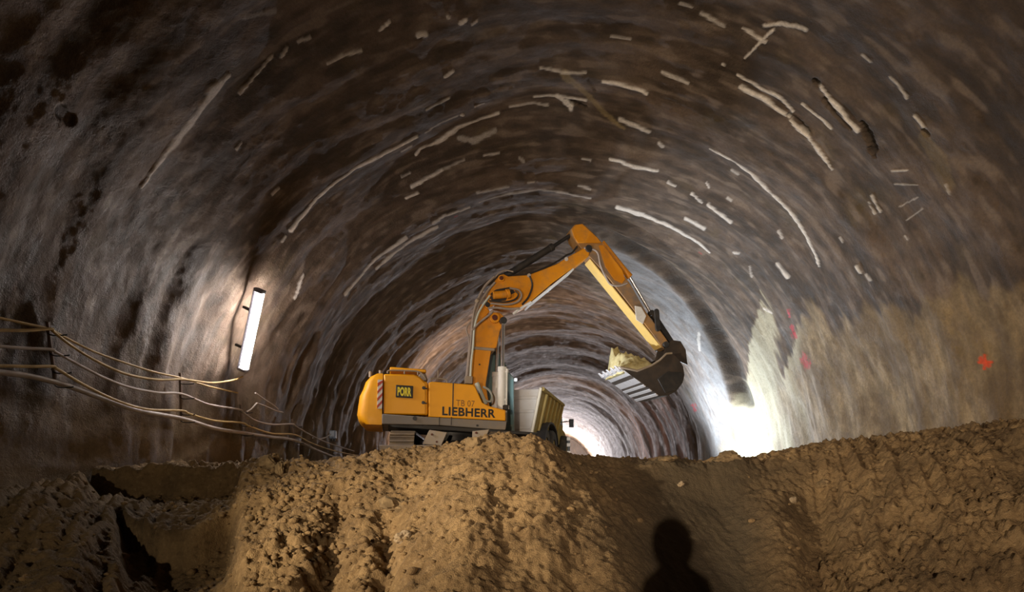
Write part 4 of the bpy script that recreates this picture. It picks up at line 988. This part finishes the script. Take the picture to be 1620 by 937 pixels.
# loose crumbs too many to count
mb = MB(); rng = random.Random(11)
for k in range(900):
    if rng.random() < 0.62: px, py = rng.gauss(480, 110), rng.uniform(742, 935)
    else: px, py = rng.uniform(20, 1600), rng.uniform(740, 935)
    if 960 < px < 1240 and rng.random() < 0.9: continue
    Y = rng.uniform(6.2, 10.2); x = (px - VX) / F * Y
    if abs(x) > 7.9: continue
    s = rng.choice((0.018, 0.022, 0.03, 0.03, 0.04, 0.055))
    mb.blob((x, Y, EYE + float(heap(np.array([x]), np.array([Y]))[0]) + s * 0.35), (s * rng.uniform(.8, 1.4), s * rng.uniform(.8, 1.3), s * rng.uniform(.6, 1)), seed=k, rough=0.35, sub=1)
o = mb.build('soil_crumbs', SOIL, None, angle=80)
o.parent = HEAP; o['kind'] = 'stuff'

# ================================================================== the photographer, standing behind the camera; the shadow falls on the heap
PN = empty('person', Matrix.Translation((0.26, -0.75, 0.0)), 'person in dark hooded work clothes casting the shadow on the heap', 'person')
CLOTH = simple('work_clothes', (0.05, 0.05, 0.06), 0.8); SKINM = simple('skin', (0.55, 0.36, 0.27), 0.55)
J = [(0, 0, .96, .15, .12), (0, 0, 1.10, .14, .105), (0, .01, 1.28, .17, .12), (0, .01, 1.42, .17, .12), (0, .02, 1.53, .10, .09), (0, .04, 1.60, .085, .095), (0, .04, 1.70, .075, .09)]
V = [j[:3] for j in J]; RR = [j[3:] for j in J]; E = [(i, i + 1) for i in range(6)]
def chain(root, pts):
    prev = root
    for x, y, z, r in pts:
        V.append((x, y, z)); RR.append((r, r)); E.append((prev, len(V) - 1)); prev = len(V) - 1
for s in (-1, 1):
    chain(3, [(s * .19, 0, 1.40, .065), (s * .25, .04, 1.15, .050), (s * .17, .27, 1.22, .040), (s * .13, .36, 1.27, .030)])
    wr = len(V) - 1
    V.append((s * .115, .42, 1.30)); RR.append((.036, .018)); E.append((wr, len(V) - 1)); pm = len(V) - 1
    for k, dx in enumerate((-.030, -.010, .010, .030)):
        ll = (.85, 1, .95, .75)[k]
        chain(pm, [(s * .115 + dx, .46, 1.315, .010), (s * .115 + dx, .46 + .032 * ll, 1.30, .009), (s * .115 + dx, .46 + .05 * ll, 1.275, .008)])
    chain(wr, [(s * .075, .40, 1.305, .011), (s * .055, .43, 1.31, .009)])
    chain(0, [(s * .10, 0, .86, .105), (s * .12, .02, .50, .068), (s * .13, -.01, .12, .050), (s * .13, .02, .05, .048), (s * .14, .15, .04, .04)])
me = bpy.data.meshes.new('body'); me.from_pydata(V, E, []); me.update()
bo = bpy.data.objects.new('body', me); COL.objects.link(bo); bo.parent = PN; me.materials.append(CLOTH)
sk = bo.modifiers.new('skin', 'SKIN'); sk.use_smooth_shade = True
for i, v in enumerate(me.skin_vertices[0].data): v.radius = RR[i]; v.use_root = (i == 0)
ss = bo.modifiers.new('sub', 'SUBSURF'); ss.levels = 2; ss.render_levels = 2
MB().blob((0, 0.03, 1.67), (0.155, 0.15, 0.20), seed=2, rough=0.05, sub=3).build('hood', CLOTH, PN)
# ================================================================== lights and camera
def lamp(kind, name, loc, energy, col, target=None, **kw):
    L = bpy.data.lights.new(name, kind); L.energy = energy; L.color = col
    for k, v in kw.items(): setattr(L, k, v)
    o = bpy.data.objects.new(name, L); COL.objects.link(o); o.location = loc
    if target is not None:
        o.rotation_euler = (Vector(target) - Vector(loc)).to_track_quat('-Z', 'Y').to_euler()
    return o
WARM = (1.0, 0.80, 0.55); COOL = (0.80, 0.90, 1.0)
lamp('SPOT', 'site_light_behind', (-1.2, -10, 2.85), 8800, (1.0, 0.78, 0.57), (4.0, 12, 5.2), spot_size=math.radians(56), spot_blend=1.0, shadow_soft_size=0.06)
lamp('SPOT', 'site_light_left', (-6.6, 2.0, 2.8), 4800, WARM, (1.4, 11.4, 3.3), spot_size=math.radians(70), spot_blend=1.0, shadow_soft_size=0.12)
lamp('SPOT', 'pit_fill_light', (-3.4, -6.0, 2.6), 1500, WARM, (-5.6, 7.0, 0.0), spot_size=math.radians(36), spot_blend=1.0, shadow_soft_size=0.12)  # added fill lamp, there only to brighten the dark soil at lower left
lamp('SPOT', 'floodlight_right', (4.8, 25.6, 1.9), 4300, (0.84, 0.92, 1.0), (7.6, 24.6, 5.0), spot_size=math.radians(150), spot_blend=0.7, shadow_soft_size=0.2)
wlp = MU @ (L(800, 645, -1.0) + Vector((0.16, 0, 0)))
lamp('SPOT', 'work_light', wlp, 1300, (0.9, 0.95, 1.0), (4.2, 19, 5.0), spot_size=math.radians(140), spot_blend=0.7, shadow_soft_size=0.08)
lamp('SPOT', 'drive_light', (-5.6, 26, 3.0), 3600, (1.0, 0.78, 0.64), (0, 38, 6.0), spot_size=math.radians(165), spot_blend=0.5, shadow_soft_size=0.3)
lamp('SPOT', 'drive_light_deep', (-2.5, 50, 3.5), 2200, (1.0, 0.82, 0.74), (0, 60, 6), spot_size=math.radians(170), spot_blend=0.5, shadow_soft_size=0.3)
lamp('POINT', 'portal_light', (2.0, 122, 3.0), 26000, (1.0, 0.94, 0.97), shadow_soft_size=0.5)
lamp('POINT', 'drive_light_far', (-1.0, 95, 4.0), 5000, (1.0, 0.88, 0.90), shadow_soft_size=0.5)
w = bpy.data.worlds.new('World'); SC.world = w; w.use_nodes = True
w.node_tree.nodes['Background'].inputs[0].default_value = (0.02, 0.018, 0.016, 1)
w.node_tree.nodes['Background'].inputs[1].default_value = 0.2

cam = bpy.data.cameras.new('Camera'); co = bpy.data.objects.new('Camera', cam); COL.objects.link(co)
co.location = (0, 0, EYE); co.rotation_euler = (math.radians(90), 0, 0)
cam.sensor_fit = 'HORIZONTAL'; cam.sensor_width = 36.0; cam.lens = F / 1620 * 36.0
cam.shift_x = -(VX - 810) / 1620; cam.shift_y = (VY - 468.5) / 1620
cam.clip_start = 0.05; cam.clip_end = 500
SC.camera = co
SC.view_settings.view_transform = 'Standard'; SC.view_settings.look = 'None'
SC.view_settings.exposure = 0.0; SC.view_settings.gamma = 1.0; SC.view_settings.use_curve_mapping = False
